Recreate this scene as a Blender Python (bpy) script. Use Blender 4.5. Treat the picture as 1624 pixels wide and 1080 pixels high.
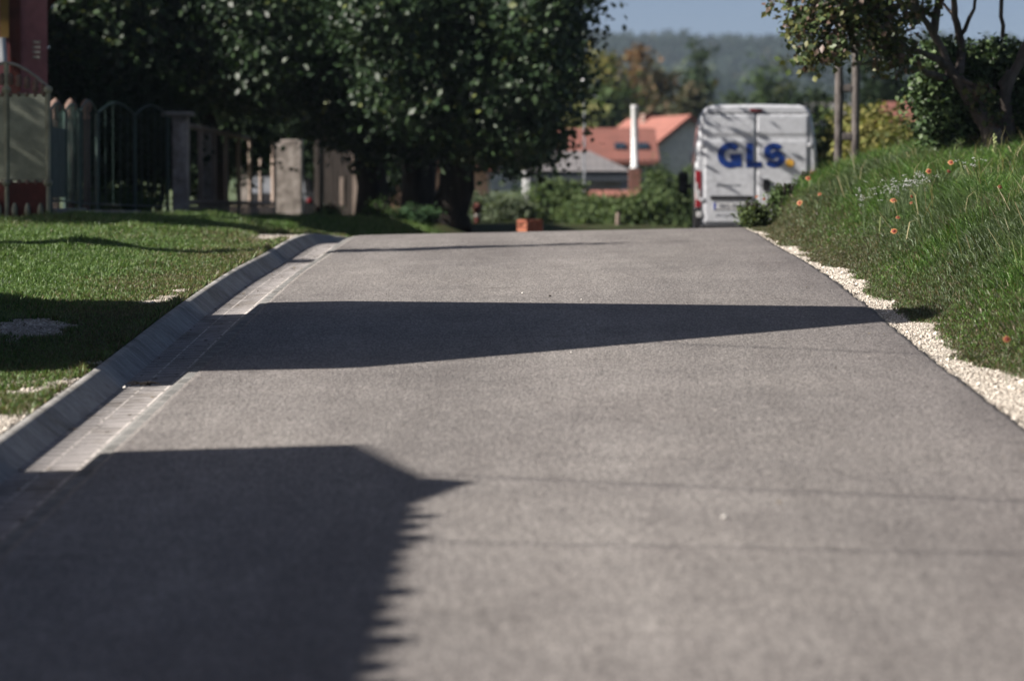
import bpy, math, random
import numpy as np
from mathutils import Vector, Matrix
D = bpy.data
for o in list(D.objects): D.objects.remove(o)
sc = bpy.context.scene
COL = sc.collection
rng = np.random.default_rng(7); random.seed(7)
# ---------------------------------------------------------------- camera
CAMZ = 1.95; F = 6090.0
YAW = math.atan(35 / F); PITCH = math.atan(210 / F)
cd = D.cameras.new('camera'); cam = D.objects.new('camera', cd); COL.objects.link(cam)
cam.location = (0, 0, CAMZ); cam.rotation_euler = (math.pi / 2 - PITCH, 0, YAW)
cd.sensor_width = 36; cd.lens = 36 * F / 1624; cd.clip_start = 0.5; cd.clip_end = 9000
cd.dof.use_dof = True; cd.dof.focus_distance = 29.5; cd.dof.aperture_fstop = 2.3; cd.dof.aperture_blades = 0
sc.camera = cam
# ---------------------------------------------------------------- light
EL, AZ = math.radians(32), math.radians(14)          # sun stands left of the road and a little behind the camera
SV = Vector((-math.cos(EL) * math.cos(AZ), -math.cos(EL) * math.sin(AZ), math.sin(EL)))
w = D.worlds.new('World'); sc.world = w; w.use_nodes = True
nt = w.node_tree; bg = nt.nodes['Background']
sk = nt.nodes.new('ShaderNodeTexSky'); sk.sky_type = 'NISHITA'; sk.sun_disc = False
sk.sun_elevation = EL; sk.sun_rotation = math.atan2(SV.x, SV.y); sk.air_density = 0.34; sk.dust_density = 1.5; sk.ozone_density = 1.1
nt.links.new(sk.outputs[0], bg.inputs[0]); bg.inputs[1].default_value = 0.05
sl = D.lights.new('sun', 'SUN'); so = D.objects.new('sun', sl); COL.objects.link(so)
sl.energy = 5.0; sl.angle = math.radians(0.53); sl.color = (1.0, 0.93, 0.86)
so.rotation_euler = SV.to_track_quat('Z', 'Y').to_euler()
sc.view_settings.view_transform = 'Standard'; sc.view_settings.look = 'None'
sc.view_settings.exposure = 1.08; sc.view_settings.gamma = 1.0
# ---------------------------------------------------------------- helpers
CR = Matrix.Rotation(YAW, 3, 'Z') @ Matrix.Rotation(math.pi / 2 - PITCH, 3, 'X')
def P(px, py, Y):
    d = CR @ Vector(((px - 812) / F, -(py - 540) / F, -1)); t = Y / d.y
    return Vector((d.x * t, Y, CAMZ + d.z * t))
def hsh(ix, iy, s):
    n = (ix.astype(np.int64) * 374761393 + iy.astype(np.int64) * 668265263 + s * 974634777) & 0x7fffffff
    n = ((n ^ (n >> 13)) * 1274126177) & 0x7fffffff
    return ((n ^ (n >> 16)) & 0xffff) / 65535.0
def vn(x, y, s=0):
    x = np.asarray(x, float); y = np.asarray(y, float); x, y = np.broadcast_arrays(x, y)
    ix = np.floor(x); iy = np.floor(y); fx = x - ix; fy = y - iy
    fx = fx * fx * (3 - 2 * fx); fy = fy * fy * (3 - 2 * fy)
    a = hsh(ix, iy, s); b = hsh(ix + 1, iy, s); c = hsh(ix, iy + 1, s); d = hsh(ix + 1, iy + 1, s)
    return (a * (1 - fx) + b * fx) * (1 - fy) + (c * (1 - fx) + d * fx) * fy
def fbm(x, y, s=0, o=3):
    r = 0; a = 1; t = 0
    for i in range(o): r = r + a * vn(x * 2 ** i, y * 2 ** i, s + i * 17); t += a; a *= .5
    return r / t
def sm(a, b, x):
    t = np.clip((np.asarray(x, float) - a) / (b - a), 0, 1); return t * t * (3 - 2 * t)
def tag(o, label=None, cat=None, group=None, kind=None):
    if label: o['label'] = label
    if cat: o['category'] = cat
    if group: o['group'] = group
    if kind: o['kind'] = kind
    return o
def empty(name, loc, rz=0, label=None, cat=None, group=None):
    o = D.objects.new(name, None); COL.objects.link(o); o.location = loc; o.rotation_euler = (0, 0, rz); o.empty_display_size = .2
    return tag(o, label, cat, group)
def link(name, me, m, parent=None, smooth=False):
    o = D.objects.new(name, me); COL.objects.link(o)
    for k in (m if isinstance(m, (list, tuple)) else [m]): me.materials.append(k)
    if parent: o.parent = parent
    if smooth: me.polygons.foreach_set('use_smooth', np.ones(len(me.polygons), bool))
    return o
def npmesh(name, V, quads=None, tris=None, cols=None, uv=None):
    me = D.meshes.new(name); V = np.asarray(V, np.float32)
    nq = 0 if quads is None else len(quads); ntr = 0 if tris is None else len(tris)
    li = []
    if nq: li.append(np.asarray(quads, np.int32).ravel())
    if ntr: li.append(np.asarray(tris, np.int32).ravel())
    li = np.concatenate(li); me.vertices.add(len(V)); me.vertices.foreach_set('co', V.ravel())
    me.loops.add(len(li)); me.loops.foreach_set('vertex_index', li)
    me.polygons.add(nq + ntr)
    st = np.concatenate([np.arange(nq) * 4, nq * 4 + np.arange(ntr) * 3]).astype(np.int32)
    me.polygons.foreach_set('loop_start', st)
    if cols is not None:
        a = me.color_attributes.new('tint', 'FLOAT_COLOR', 'POINT')
        c = np.ones((len(V), 4), np.float32); c[:, :3] = cols; a.data.foreach_set('color', c.ravel())
    if uv is not None:
        l = me.uv_layers.new(name='uv'); l.data.foreach_set('uv', np.asarray(uv, np.float32)[li].ravel())
    me.update(calc_edges=True); me.validate(); return me
class MB:
    def __init__(s): s.v = []; s.f = []; s.M = None
    def add(s, vs, fs):
        n = len(s.v); s.v += [tuple(v) for v in vs]; s.f += [tuple(i + n for i in f) for f in fs]; return s
    def box(s, x0, x1, y0, y1, z0, z1, M=None, b=0.0):
        b = min(b, (x1 - x0) * .45, (y1 - y0) * .45, (z1 - z0) * .45)
        if b <= 0:
            vs = [(x, y, z) for z in (z0, z1) for y in (y0, y1) for x in (x0, x1)]
            fs = [(0, 2, 3, 1), (4, 5, 7, 6), (0, 1, 5, 4), (2, 6, 7, 3), (0, 4, 6, 2), (1, 3, 7, 5)]
        else:
            def ring(x0, x1, y0, y1, z, c): return [(x0 + c, y0, z), (x1 - c, y0, z), (x1, y0 + c, z), (x1, y1 - c, z), (x1 - c, y1, z), (x0 + c, y1, z), (x0, y1 - c, z), (x0, y0 + c, z)]
            R = [ring(x0 + b, x1 - b, y0 + b, y1 - b, z0, b * .3), ring(x0, x1, y0, y1, z0 + b, b), ring(x0, x1, y0, y1, z1 - b, b), ring(x0 + b, x1 - b, y0 + b, y1 - b, z1, b * .3)]
            vs = sum(R, []); fs = [tuple(range(7, -1, -1)), tuple(range(24, 32))]
            for k in range(3):
                for i in range(8):
                    j = (i + 1) % 8; fs.append((k * 8 + i, k * 8 + j, k * 8 + 8 + j, k * 8 + 8 + i))
        if M is not None: vs = [M @ Vector(v) for v in vs]
        return s.add(vs, fs)
    def tube(s, pts, r, n=8, cap=True):
        pts = [Vector(p) for p in pts]; r = r if isinstance(r, (list, tuple)) else [r] * len(pts)
        rings = []; up = Vector((0.13, 0.05, 1)).normalized(); vs = []
        prev = None
        for i, p in enumerate(pts):
            d = (pts[min(i + 1, len(pts) - 1)] - pts[max(i - 1, 0)]).normalized()
            if prev is None: a = d.cross(up if abs(d.dot(up)) < .95 else Vector((1, 0, 0))).normalized()
            else: a = (prev - d * prev.dot(d)).normalized()
            prev = a; b = d.cross(a)
            vs += [p + (a * math.cos(2 * math.pi * k / n) + b * math.sin(2 * math.pi * k / n)) * r[i] for k in range(n)]
        fs = []
        for i in range(len(pts) - 1):
            for k in range(n):
                l = (k + 1) % n; fs.append((i * n + k, i * n + l, i * n + n + l, i * n + n + k))
        if cap: fs += [tuple(range(n - 1, -1, -1)), tuple(range((len(pts) - 1) * n, len(pts) * n))]
        return s.add(vs, fs)
    def lathe(s, prof, c=(0, 0, 0), n=16, axis='z'):
        vs = []
        for (r, h) in prof:
            for k in range(n):
                a = 2 * math.pi * k / n; x, y, z = r * math.cos(a), r * math.sin(a), h
                if axis == 'x': x, y, z = z, x, y
                if axis == 'y': x, y, z = x, z, y
                vs.append((x + c[0], y + c[1], z + c[2]))
        fs = [(i * n + k, i * n + (k + 1) % n, i * n + n + (k + 1) % n, i * n + n + k) for i in range(len(prof) - 1) for k in range(n)]
        fs += [tuple(range(n - 1, -1, -1)), tuple(range((len(prof) - 1) * n, len(prof) * n))]
        return s.add(vs, fs)
    def prism(s, poly, y0, y1, M=None):       # polygon in x,z pulled along y
        n = len(poly); vs = [(x, y0, z) for x, z in poly] + [(x, y1, z) for x, z in poly]
        fs = [tuple(range(n)), tuple(range(2 * n - 1, n - 1, -1))] + [(i, i + n, (i + 1) % n + n, (i + 1) % n) for i in range(n)]
        if M is not None: vs = [M @ Vector(v) for v in vs]
        return s.add(vs, fs)
    def build(s, name, m, parent=None, smooth=False):
        me = D.meshes.new(name); me.from_pydata(s.v, [], s.f); me.update()
        if len(me.polygons) < 200000:
            import bmesh
            bm = bmesh.new(); bm.from_mesh(me); bmesh.ops.recalc_face_normals(bm, faces=bm.faces); bm.to_mesh(me); bm.free()
        return link(name, me, m, parent, smooth)
# ---------------------------------------------------------------- materials
def ramp(nt, fac, stops):
    r = nt.nodes.new('ShaderNodeValToRGB'); e = r.color_ramp.elements
    while len(e) < len(stops): e.new(.5)
    for k, (p, c) in zip(e, stops): k.position = p; k.color = (*c, 1) if len(c) == 3 else c
    nt.links.new(fac, r.inputs[0]); return r.outputs[0]
def noise(nt, co, scale, detail=4, rough=.55):
    n = nt.nodes.new('ShaderNodeTexNoise'); n.inputs['Scale'].default_value = scale; n.inputs['Detail'].default_value = detail
    n.inputs['Roughness'].default_value = rough; nt.links.new(co, n.inputs['Vector']); return n.outputs[0]
def mix(nt, f, a, b, mode='MIX'):
    m = nt.nodes.new('ShaderNodeMix'); m.data_type = 'RGBA'; m.blend_type = mode
    for s, v in ((m.inputs[0], f), (m.inputs[6], a), (m.inputs[7], b)):
        if hasattr(v, 'links'): nt.links.new(v, s)
        elif isinstance(v, (int, float)): s.default_value = v
        else: s.default_value = (*v, 1)
    return m.outputs[2]
def mth(nt, op, a, b=0.0, c=None):
    m = nt.nodes.new('ShaderNodeMath'); m.operation = op
    for i, v in enumerate((a, b) if c is None else (a, b, c)):
        if hasattr(v, 'links'): nt.links.new(v, m.inputs[i])
        else: m.inputs[i].default_value = v
    return m.outputs[0]
def base(name, rough=.8, spec=.3):
    m = D.materials.new(name); m.use_nodes = True; nt = m.node_tree; b = nt.nodes['Principled BSDF']
    b.inputs['Roughness'].default_value = rough; b.inputs['Specular IOR Level'].default_value = spec
    return m, nt, b
def coord(nt, kind='Object', sc_=None):
    t = nt.nodes.new('ShaderNodeTexCoord'); o = t.outputs[kind]
    if sc_:
        mp = nt.nodes.new('ShaderNodeMapping'); mp.inputs['Scale'].default_value = sc_; nt.links.new(o, mp.inputs[0]); o = mp.outputs[0]
    return o
def bump(nt, b, h, dist=.01, strength=.6):
    n = nt.nodes.new('ShaderNodeBump'); n.inputs['Distance'].default_value = dist; n.inputs['Strength'].default_value = strength
    nt.links.new(h, n.inputs['Height']); nt.links.new(n.outputs[0], b.inputs['Normal'])
def plain(name, c1, c2=None, scale=3., rough=.8, spec=.3, bmp=.004, metal=0., stretch=None, coat=0.):
    m, nt, b = base(name, rough, spec); co = coord(nt, 'Object', stretch)
    if c2 is None: c2 = tuple(x * .72 for x in c1)
    n1 = noise(nt, co, scale, 5); n2 = noise(nt, co, scale * 9, 3)
    c = mix(nt, ramp(nt, n1, [(.35, (0, 0, 0)), (.65, (1, 1, 1))]), c1, c2)
    c = mix(nt, .35, c, ramp(nt, n2, [(.3, (.55,) * 3), (.7, (1.25,) * 3)]), 'MULTIPLY')
    nt.links.new(c, b.inputs['Base Color']); b.inputs['Metallic'].default_value = metal; b.inputs['Coat Weight'].default_value = coat
    if bmp: bump(nt, b, n2, bmp)
    return m
def leafmat(name, trans=.3, rough=.45, spec=.5):
    m, nt, b = base(name, rough, spec); a = nt.nodes.new('ShaderNodeAttribute'); a.attribute_name = 'tint'
    nt.links.new(a.outputs['Color'], b.inputs['Base Color'])
    t = nt.nodes.new('ShaderNodeBsdfTranslucent'); tc = mix(nt, 1.0, a.outputs['Color'], (1.3, 1.35, .7), 'MULTIPLY'); nt.links.new(tc, t.inputs[0])
    ms = nt.nodes.new('ShaderNodeMixShader'); ms.inputs[0].default_value = trans
    nt.links.new(b.outputs[0], ms.inputs[1]); nt.links.new(t.outputs[0], ms.inputs[2])
    nt.links.new(ms.outputs[0], nt.nodes['Material Output'].inputs[0]); return m
M = {}
M['leaf'] = leafmat('leaf', .25, .75, .12); M['grass'] = leafmat('grass', .25, .48, .35); M['glossleaf'] = leafmat('glossy_leaf', .10, .47, .28)
M['petal'] = leafmat('petal', .3, .6, .2); M['stone'] = leafmat('stone', 0.0, .9, .2)
M['bark'] = plain('bark', (.034, .029, .025), (.014, .012, .011), 6, .95, .1, .03, stretch=(1, 1, .25))
M['pole'] = plain('weathered_pole', (.15, .135, .125), (.06, .053, .05), 9, .95, .1, .02, stretch=(1, 1, .5))
M['bark_light'] = plain('bark_light', (.17, .14, .125), (.06, .05, .045), 7, .95, .1, .02, stretch=(1, 1, .3))
M['van'] = plain('white_van_paint', (.50, .515, .54), (.46, .475, .50), 1.2, .35, .5, 0, coat=.4)
M['black'] = plain('black_plastic', (.012, .012, .013), None, 5, .5, .4, .001)
M['rubber'] = plain('rubber', (.018, .018, .018), None, 8, .85, .2)
M['red'] = plain('red_lens', (.28, .008, .015), (.2, .005, .01), 20, .25, .6, 0, coat=.5)
M['darkred'] = plain('dark_red_lens', (.12, .012, .014), None, 20, .3, .5, 0)
M['clear'] = plain('clear_lens', (.55, .55, .55), None, 20, .2, .6, 0, coat=.5)
M['blue'] = plain('blue_vinyl', (.006, .035, .19), (.005, .03, .17), 4, .4, .4, 0)
M['yellow'] = plain('amber_vinyl', (.75, .42, .06), None, 4, .4, .4, 0)
M['greytext'] = plain('grey_vinyl', (.16, .17, .19), None, 4, .5, .3, 0)
M['plate'] = plain('plate_white', (.7, .7, .7), None, 4, .5, .3, 0)
M['eublue'] = plain('plate_blue', (.01, .04, .3), None, 4, .5, .3, 0)
M['glass'] = plain('dark_glass', (.02, .03, .035), None, 4, .05, .8, 0)
M['steel'] = plain('steel', (.45, .47, .5), (.35, .37, .4), 6, .4, .5, .001, metal=.7)
M['conc'] = plain('concrete', (.3, .28, .255), (.2, .185, .165), 3, .9, .2, .006)
M['pillar'] = plain('weathered_stone', (.46, .41, .37), (.18, .155, .135), 5, .92, .2, .012)
M['wood'] = plain('weathered_wood', (.36, .29, .245), (.15, .115, .095), 4, .9, .2, .006, stretch=(3, 3, .3))
M['darkwood'] = plain('dark_wood', (.085, .07, .062), (.045, .038, .034), 4, .9, .2, .006, stretch=(3, 3, .3))
M['greenpaint'] = plain('green_paint', (.025, .06, .05), (.015, .035, .03), 8, .6, .4, .002)
M['greensheet'] = plain('pale_green_sheet', (.085, .11, .10), (.05, .065, .06), 5, .8, .2, .001)
M['cream'] = plain('cream_paint', (.30, .30, .21), (.17, .165, .11), 6, .6, .4, .002)
M['rose'] = plain('rose_render', (.29, .125, .135), (.22, .09, .1), 1.1, .9, .2, .004)
M['ochre'] = plain('ochre_paint', (.2, .125, .035), None, 2, .8, .2)
M['terra'] = plain('terracotta', (.20, .135, .11), (.12, .08, .065), 9, .85, .2, .003)
M['redwall'] = plain('red_brown_wall', (.1, .028, .022), (.055, .018, .015), 3, .85, .2, .006)
M['peach'] = plain('peach_render', (.5, .32, .22), (.42, .25, .17), 1.5, .9, .2, .004)
M['greenwall'] = plain('pale_render', (.80, .82, .74), (.70, .73, .66), 1, .9, .2, .003)
M['sagewall'] = plain('sage_render', (.30, .32, .26), (.22, .24, .19), 1.5, .9, .2, .003)
M['greywall'] = plain('grey_render', (.22, .23, .25), (.17, .18, .2), 1, .9, .2, .003)
M['whitewall'] = plain('white_render', (.7, .71, .7), (.55, .56, .56), 1, .9, .2, .003)
M['fascia'] = plain('dark_fascia', (.05, .06, .075), None, 1, .6, .3, 0)
def rooftile(name, c1, c2):
    m, nt, b = base(name, .85, .2); co = coord(nt, 'Object'); n = noise(nt, co, 2, 5)
    wv = nt.nodes.new('ShaderNodeTexWave'); wv.inputs['Scale'].default_value = 1.3; wv.bands_direction = 'Z'; nt.links.new(co, wv.inputs[0])
    wx = nt.nodes.new('ShaderNodeTexWave'); wx.inputs['Scale'].default_value = 1.6; nt.links.new(co, wx.inputs[0])
    c = mix(nt, ramp(nt, n, [(.3, (0, 0, 0)), (.7, (1, 1, 1))]), c1, c2); c = mix(nt, .10, c, wv.outputs[0], 'MULTIPLY')
    nt.links.new(c, b.inputs['Base Color']); bump(nt, b, wx.outputs[0], .012, .3); return m
M['tile'] = rooftile('red_roof_tile', (.29, .125, .098), (.23, .10, .08)); M['tiledark'] = rooftile('brown_roof_tile', (.23, .095, .075), (.17, .075, .06))
M['tilegrey'] = rooftile('grey_roof_tile', (.20, .19, .19), (.15, .145, .148))
def brick(name, c1, c2, mort, scale=4.):
    m, nt, b = base(name, .9, .2); t = nt.nodes.new('ShaderNodeTexBrick'); co = coord(nt, 'Object')
    mp = nt.nodes.new('ShaderNodeMapping'); mp.inputs['Rotation'].default_value = (math.pi / 2, 0, 0); nt.links.new(co, mp.inputs[0]); nt.links.new(mp.outputs[0], t.inputs[0])
    t.inputs['Color1'].default_value = (*c1, 1); t.inputs['Color2'].default_value = (*c2, 1); t.inputs['Mortar'].default_value = (*mort, 1); t.inputs['Scale'].default_value = scale
    nt.links.new(t.outputs[0], b.inputs['Base Color']); bump(nt, b, t.outputs[1], .006, .5); return m
M['brick'] = brick('brick', (.19, .08, .058), (.14, .06, .045), (.2, .17, .15))
M['newbrick'] = brick('new_brick', (.30, .10, .065), (.22, .07, .045), (.3, .12, .07), 5.)
# asphalt
def asphalt():
    m, nt, b = base('asphalt', .82, .35); uv = coord(nt, 'UV'); ob = coord(nt, 'Object')
    sp = nt.nodes.new('ShaderNodeSeparateXYZ'); nt.links.new(uv, sp.inputs[0]); u = sp.outputs[0]; v = sp.outputs[1]
    f1 = noise(nt, coord(nt, 'Object', (1, .2, 1)), 80, 3, .8); f2 = noise(nt, coord(nt, 'Object', (1, .22, 1)), 34, 4, .75); g = noise(nt, ob, 1.1, 5, .6)
    st = noise(nt, coord(nt, 'Object', (2.6, .35, 1)), 1.6, 5, .6)
    c = mix(nt, ramp(nt, f1, [(.38, (0, 0, 0)), (.62, (1, 1, 1))]), (.100, .092, .086), (.276, .258, .243))
    c = mix(nt, 1., c, ramp(nt, f2, [(.28, (.68, .68, .68)), (.5, (1., 1., 1.)), (.72, (1.24, 1.23, 1.22))]), 'MULTIPLY')
    c = mix(nt, 1., c, ramp(nt, g, [(.3, (.86, .86, .86)), (.7, (1.09, 1.09, 1.08))]), 'MULTIPLY')
    c = mix(nt, 1., c, ramp(nt, st, [(.3, (.88, .87, .87)), (.72, (1.12, 1.12, 1.12))]), 'MULTIPLY')
    # polished wheel tracks and a darker, less worn strip along the right edge
    tr = mth(nt, 'COSINE', mth(nt, 'MULTIPLY', mth(nt, 'SUBTRACT', u, .35), 3.4))
    c = mix(nt, 1., c, ramp(nt, mth(nt, 'MULTIPLY_ADD', tr, .5, .5), [(0, (.91,) * 3), (1, (1.06,) * 3)]), 'MULTIPLY')
    ew = mth(nt, 'ADD', u, mth(nt, 'MULTIPLY', g, .5))
    c = mix(nt, 1., c, ramp(nt, mth(nt, 'MULTIPLY', mth(nt, 'SUBTRACT', ew, 1.6), .8), [(0, (1, 1, 1)), (1, (.68, .67, .69))]), 'MULTIPLY')
    gs = noise(nt, coord(nt, 'Object', (1, .45, 1)), .42, 4, .6)
    c = mix(nt, 1., c, ramp(nt, gs, [(.34, (.84, .83, .83)), (.46, (1, 1, 1)), (.62, (1.06, 1.06, 1.05))]), 'MULTIPLY')
    # scuffs: short dark scrapes across the road
    sf = noise(nt, coord(nt, 'Object', (.8, 4.5, 1)), 1.25, 3, .6)
    c = mix(nt, 1., c, ramp(nt, sf, [(.66, (1, 1, 1)), (.74, (.66, .64, .63))]), 'MULTIPLY')
    sx = noise(nt, coord(nt, 'Object'), 11, 2, .5)
    c = mix(nt, ramp(nt, sx, [(.76, (0, 0, 0)), (.80, (1, 1, 1))]), c, (.07, .062, .06))
    vo = nt.nodes.new('ShaderNodeTexVoronoi'); vo.inputs['Scale'].default_value = 26; nt.links.new(ob, vo.inputs[0])
    c = mix(nt, ramp(nt, vo.outputs[0], [(.035, (1, 1, 1)), (.07, (0, 0, 0))]), c, (.42, .40, .37))
    nt.links.new(c, b.inputs['Base Color']); h = mth(nt, 'ADD', f1, mth(nt, 'MULTIPLY', f2, 1.5)); bump(nt, b, h, .006, .8)
    return m
M['asphalt'] = asphalt()
def gutmat(name, c1, c2, pitch, rows):
    m, nt, b = base(name, .88, .25); uv = coord(nt, 'UV'); ob = coord(nt, 'Object')
    sp = nt.nodes.new('ShaderNodeSeparateXYZ'); nt.links.new(uv, sp.inputs[0]); u = sp.outputs[0]; v = sp.outputs[1]
    n = noise(nt, ob, 3.2, 5, .65); f = noise(nt, ob, 60, 3, .7); n3 = noise(nt, ob, 9, 4, .65)
    cell = mth(nt, 'FLOOR', mth(nt, 'DIVIDE', v, pitch)); wn = nt.nodes.new('ShaderNodeTexWhiteNoise'); wn.noise_dimensions = '2D'
    cv = nt.nodes.new('ShaderNodeCombineXYZ'); nt.links.new(cell, cv.inputs[0])
    nt.links.new(mth(nt, 'FLOOR', mth(nt, 'DIVIDE', mth(nt, 'ADD', u, 10.0), .155)), cv.inputs[1]); nt.links.new(cv.outputs[0], wn.inputs[0])
    c = mix(nt, ramp(nt, n, [(.3, (0, 0, 0)), (.7, (1, 1, 1))]), c1, c2)
    c = mix(nt, 1., c, ramp(nt, wn.outputs[0], [(0, (.86,) * 3), (1, (1.12,) * 3)]), 'MULTIPLY')
    c = mix(nt, 1., c, ramp(nt, f, [(.25, (.82,) * 3), (.75, (1.15,) * 3)]), 'MULTIPLY')
    c = mix(nt, 1., c, ramp(nt, n3, [(.3, (.8, .8, .8)), (.6, (1.08,) * 3)]), 'MULTIPLY')
    fr = mth(nt, 'FRACT', mth(nt, 'ADD', mth(nt, 'DIVIDE', v, pitch), mth(nt, 'MULTIPLY', n3, .05)))
    j = mth(nt, 'LESS_THAN', fr, .016 / pitch)
    jn = mth(nt, 'MULTIPLY', j, ramp(nt, n3, [(.25, (0,) * 3), (.45, (1,) * 3)]))
    c = mix(nt, jn, c, (.50, .47, .44))
    c = mix(nt, 1., c, ramp(nt, noise(nt, coord(nt, 'Object', (1, .5, 1)), 2.1, 5, .7), [(.36, (.70, .68, .64)), (.5, (1, 1, 1))]), 'MULTIPLY')
    for r in rows:
        l = mth(nt, 'LESS_THAN', mth(nt, 'ABSOLUTE', mth(nt, 'SUBTRACT', mth(nt, 'ADD', u, mth(nt, 'MULTIPLY', n3, .008)), r)), .006)
        c = mix(nt, l, c, ramp(nt, n3, [(.42, (.12, .11, .10)), (.5, (.46, .43, .4))]))
    nt.links.new(c, b.inputs['Base Color']); bump(nt, b, f, .003, .6); return m
M['kerb'] = gutmat('kerb_concrete', (.36, .352, .33), (.28, .274, .26), .4, [])
M['channel'] = gutmat('channel_pavers', (.25, .235, .227), (.20, .188, .183), .2, [-2.115 - .33, -2.28 - .0])
M['foot'] = gutmat('gutter_edge_concrete', (.185, .183, .173), (.145, .145, .138), .4, [])
# soil, gravel and turf share one sheet: the vertex mask says where gravel lies
def groundmat():
    m, nt, b = base('ground_soil', .95, .1); ob = coord(nt, 'Object'); a = nt.nodes.new('ShaderNodeAttribute'); a.attribute_name = 'tint'
    sp = nt.nodes.new('ShaderNodeSeparateColor'); nt.links.new(a.outputs['Color'], sp.inputs[0])
    n = noise(nt, ob, 5, 5, .65); f = noise(nt, ob, 55, 3, .7); big = noise(nt, ob, .6, 4)
    soil = mix(nt, f, (.05, .037, .024), (.11, .085, .055)); turf = mix(nt, big, (.035, .065, .016), (.06, .085, .025))
    s = mix(nt, ramp(nt, n, [(.35, (0,) * 3), (.6, (1,) * 3)]), soil, turf)
    vo = nt.nodes.new('ShaderNodeTexVoronoi'); vo.inputs['Scale'].default_value = 48; nt.links.new(ob, vo.inputs[0])
    gr = mix(nt, ramp(nt, vo.outputs['Color'], [(.2, (0,) * 3), (.8, (1,) * 3)]), (.32, .285, .235), (.50, .46, .40))
    gr = mix(nt, ramp(nt, vo.outputs[0], [(.35, (0,) * 3), (.75, (.7,) * 3)]), gr, (.22, .19, .15))
    gr = mix(nt, 1., gr, ramp(nt, n, [(.3, (.82,) * 3), (.7, (1.1,) * 3)]), 'MULTIPLY')
    k = mth(nt, 'ADD', sp.outputs[0], mth(nt, 'MULTIPLY', mth(nt, 'SUBTRACT', n, .5), .9)); k = mth(nt, 'ADD', k, mth(nt, 'MULTIPLY', mth(nt, 'SUBTRACT', f, .5), .5))
    c = mix(nt, ramp(nt, k, [(.46, (0,) * 3), (.54, (1,) * 3)]), s, gr)
    nt.links.new(c, b.inputs['Base Color']); bump(nt, b, mth(nt, 'ADD', f, vo.outputs[0]), .012, .7); return m
M['ground'] = groundmat()
def hillmat():
    m, nt, b = base('hillside', 1, 0); ob = coord(nt, 'Object'); vo = nt.nodes.new('ShaderNodeTexVoronoi'); vo.inputs['Scale'].default_value = .006; nt.links.new(ob, vo.inputs[0])
    n = noise(nt, ob, .03, 5); f = noise(nt, ob, .15, 4)
    c = mix(nt, ramp(nt, n, [(.42, (0,) * 3), (.55, (1,) * 3)]), (.09, .12, .05), (.03, .05, .02)); c = mix(nt, .5, c, ramp(nt, vo.outputs['Color'], [(.2, (.06, .09, .035)), (.8, (.17, .19, .09))]))
    c = mix(nt, .6, c, ramp(nt, f, [(.3, (.5,) * 3), (.7, (1.3,) * 3)]), 'MULTIPLY'); nt.links.new(c, b.inputs['Base Color']); return m
M['hill'] = hillmat()
# ---------------------------------------------------------------- terrain shape
UL, UR = -2.10, 2.49
ZP = [(-20, -.821), (0, 0), (10, .4105), (20, .806), (24, .965), (30, 1.2315), (35, 1.407), (39, 1.504), (44, 1.638), (46, 1.66), (50, 1.60), (56, 1.41), (63.7, 1.14), (72, .92), (80, .75), (100, .1), (130, -1.6), (200, -4.5), (400, -6), (700, -2), (4000, 0)]
_x = np.array([p[0] for p in ZP]); _y = np.array([p[1] for p in ZP])
_h = np.diff(_x); _d = np.diff(_y) / _h; _m = np.zeros(len(_x)); _m[0] = _d[0]; _m[-1] = 0
for i in range(1, len(_x) - 1):
    _m[i] = 0 if _d[i - 1] * _d[i] <= 0 else 3 * (_h[i - 1] + _h[i]) / ((2 * _h[i] + _h[i - 1]) / _d[i - 1] + (_h[i] + 2 * _h[i - 1]) / _d[i])
def zr(Y):
    Y = np.clip(np.asarray(Y, float), _x[0], _x[-1] - 1e-6); i = np.clip(np.searchsorted(_x, Y, 'right') - 1, 0, len(_h) - 1)
    t = (Y - _x[i]) / _h[i]
    return _y[i] * (1 + 2 * t) * (1 - t) ** 2 + _h[i] * _m[i] * t * (1 - t) ** 2 + _y[i + 1] * t * t * (3 - 2 * t) + _h[i] * _m[i + 1] * t * t * (t - 1)
def cx(Y):
    Y = np.asarray(Y, float); q = np.clip(Y - 44, 0, 40)
    return .006 * q * q + .48 * np.clip(Y - 84, 0, 36)
def zroad(u, Y): return zr(Y) + .02 * np.clip(u, -4, 4)
LP = np.array([(-20, -.85), (0, 0), (30, 1.25), (38, 1.55), (47, 1.78), (62, 1.74), (80, 1.60), (95, .9), (130, -1.6), (200, -4.5), (400, -6), (700, -2), (4000, 0)])
def H(X, Y):
    X, Y = np.broadcast_arrays(np.asarray(X, float), np.asarray(Y, float)); u = X - cx(Y); zc = zroad(u, Y)
    # right bank
    dx = np.clip(u - UR, 0, None); k = 1 + .14 * sm(34, 46, Y) - .55 * sm(75, 95, Y)
    bank = k * (.16 * sm(.28, .75, dx) + .34 * sm(.5, 1.5, dx) + .30 * sm(1.2, 3.0, dx) + .14 * sm(2.5, 6, dx)) * sm(3, 15, Y)
    bank = bank + .15 * sm(.22, .6, dx) * (1 - sm(.7, 1.3, dx)) * sm(39, 46, Y) * sm(64, 54, Y)
    lump = (fbm(X * 1.3, Y * .8, 3) - .5) * .22 * sm(.35, 1.4, dx)
    zR = zc - .014 * sm(0, .02, dx) + bank + lump * (Y < 120)
    # left verge
    dl = np.clip(UL - .66 - u, 0, None); zv = np.interp(Y, LP[:, 0], LP[:, 1]); t = sm(.2, 2.6, dl)
    zL = (zc + .025) * (1 - t) + zv * t + (fbm(X * 1.1, Y * .7, 9) - .5) * .10 * sm(.1, .8, dl)
    z = np.where(u >= UR - .07, zR, np.where(u <= UL - .66, zL, zc - .3))
    return z
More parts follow.
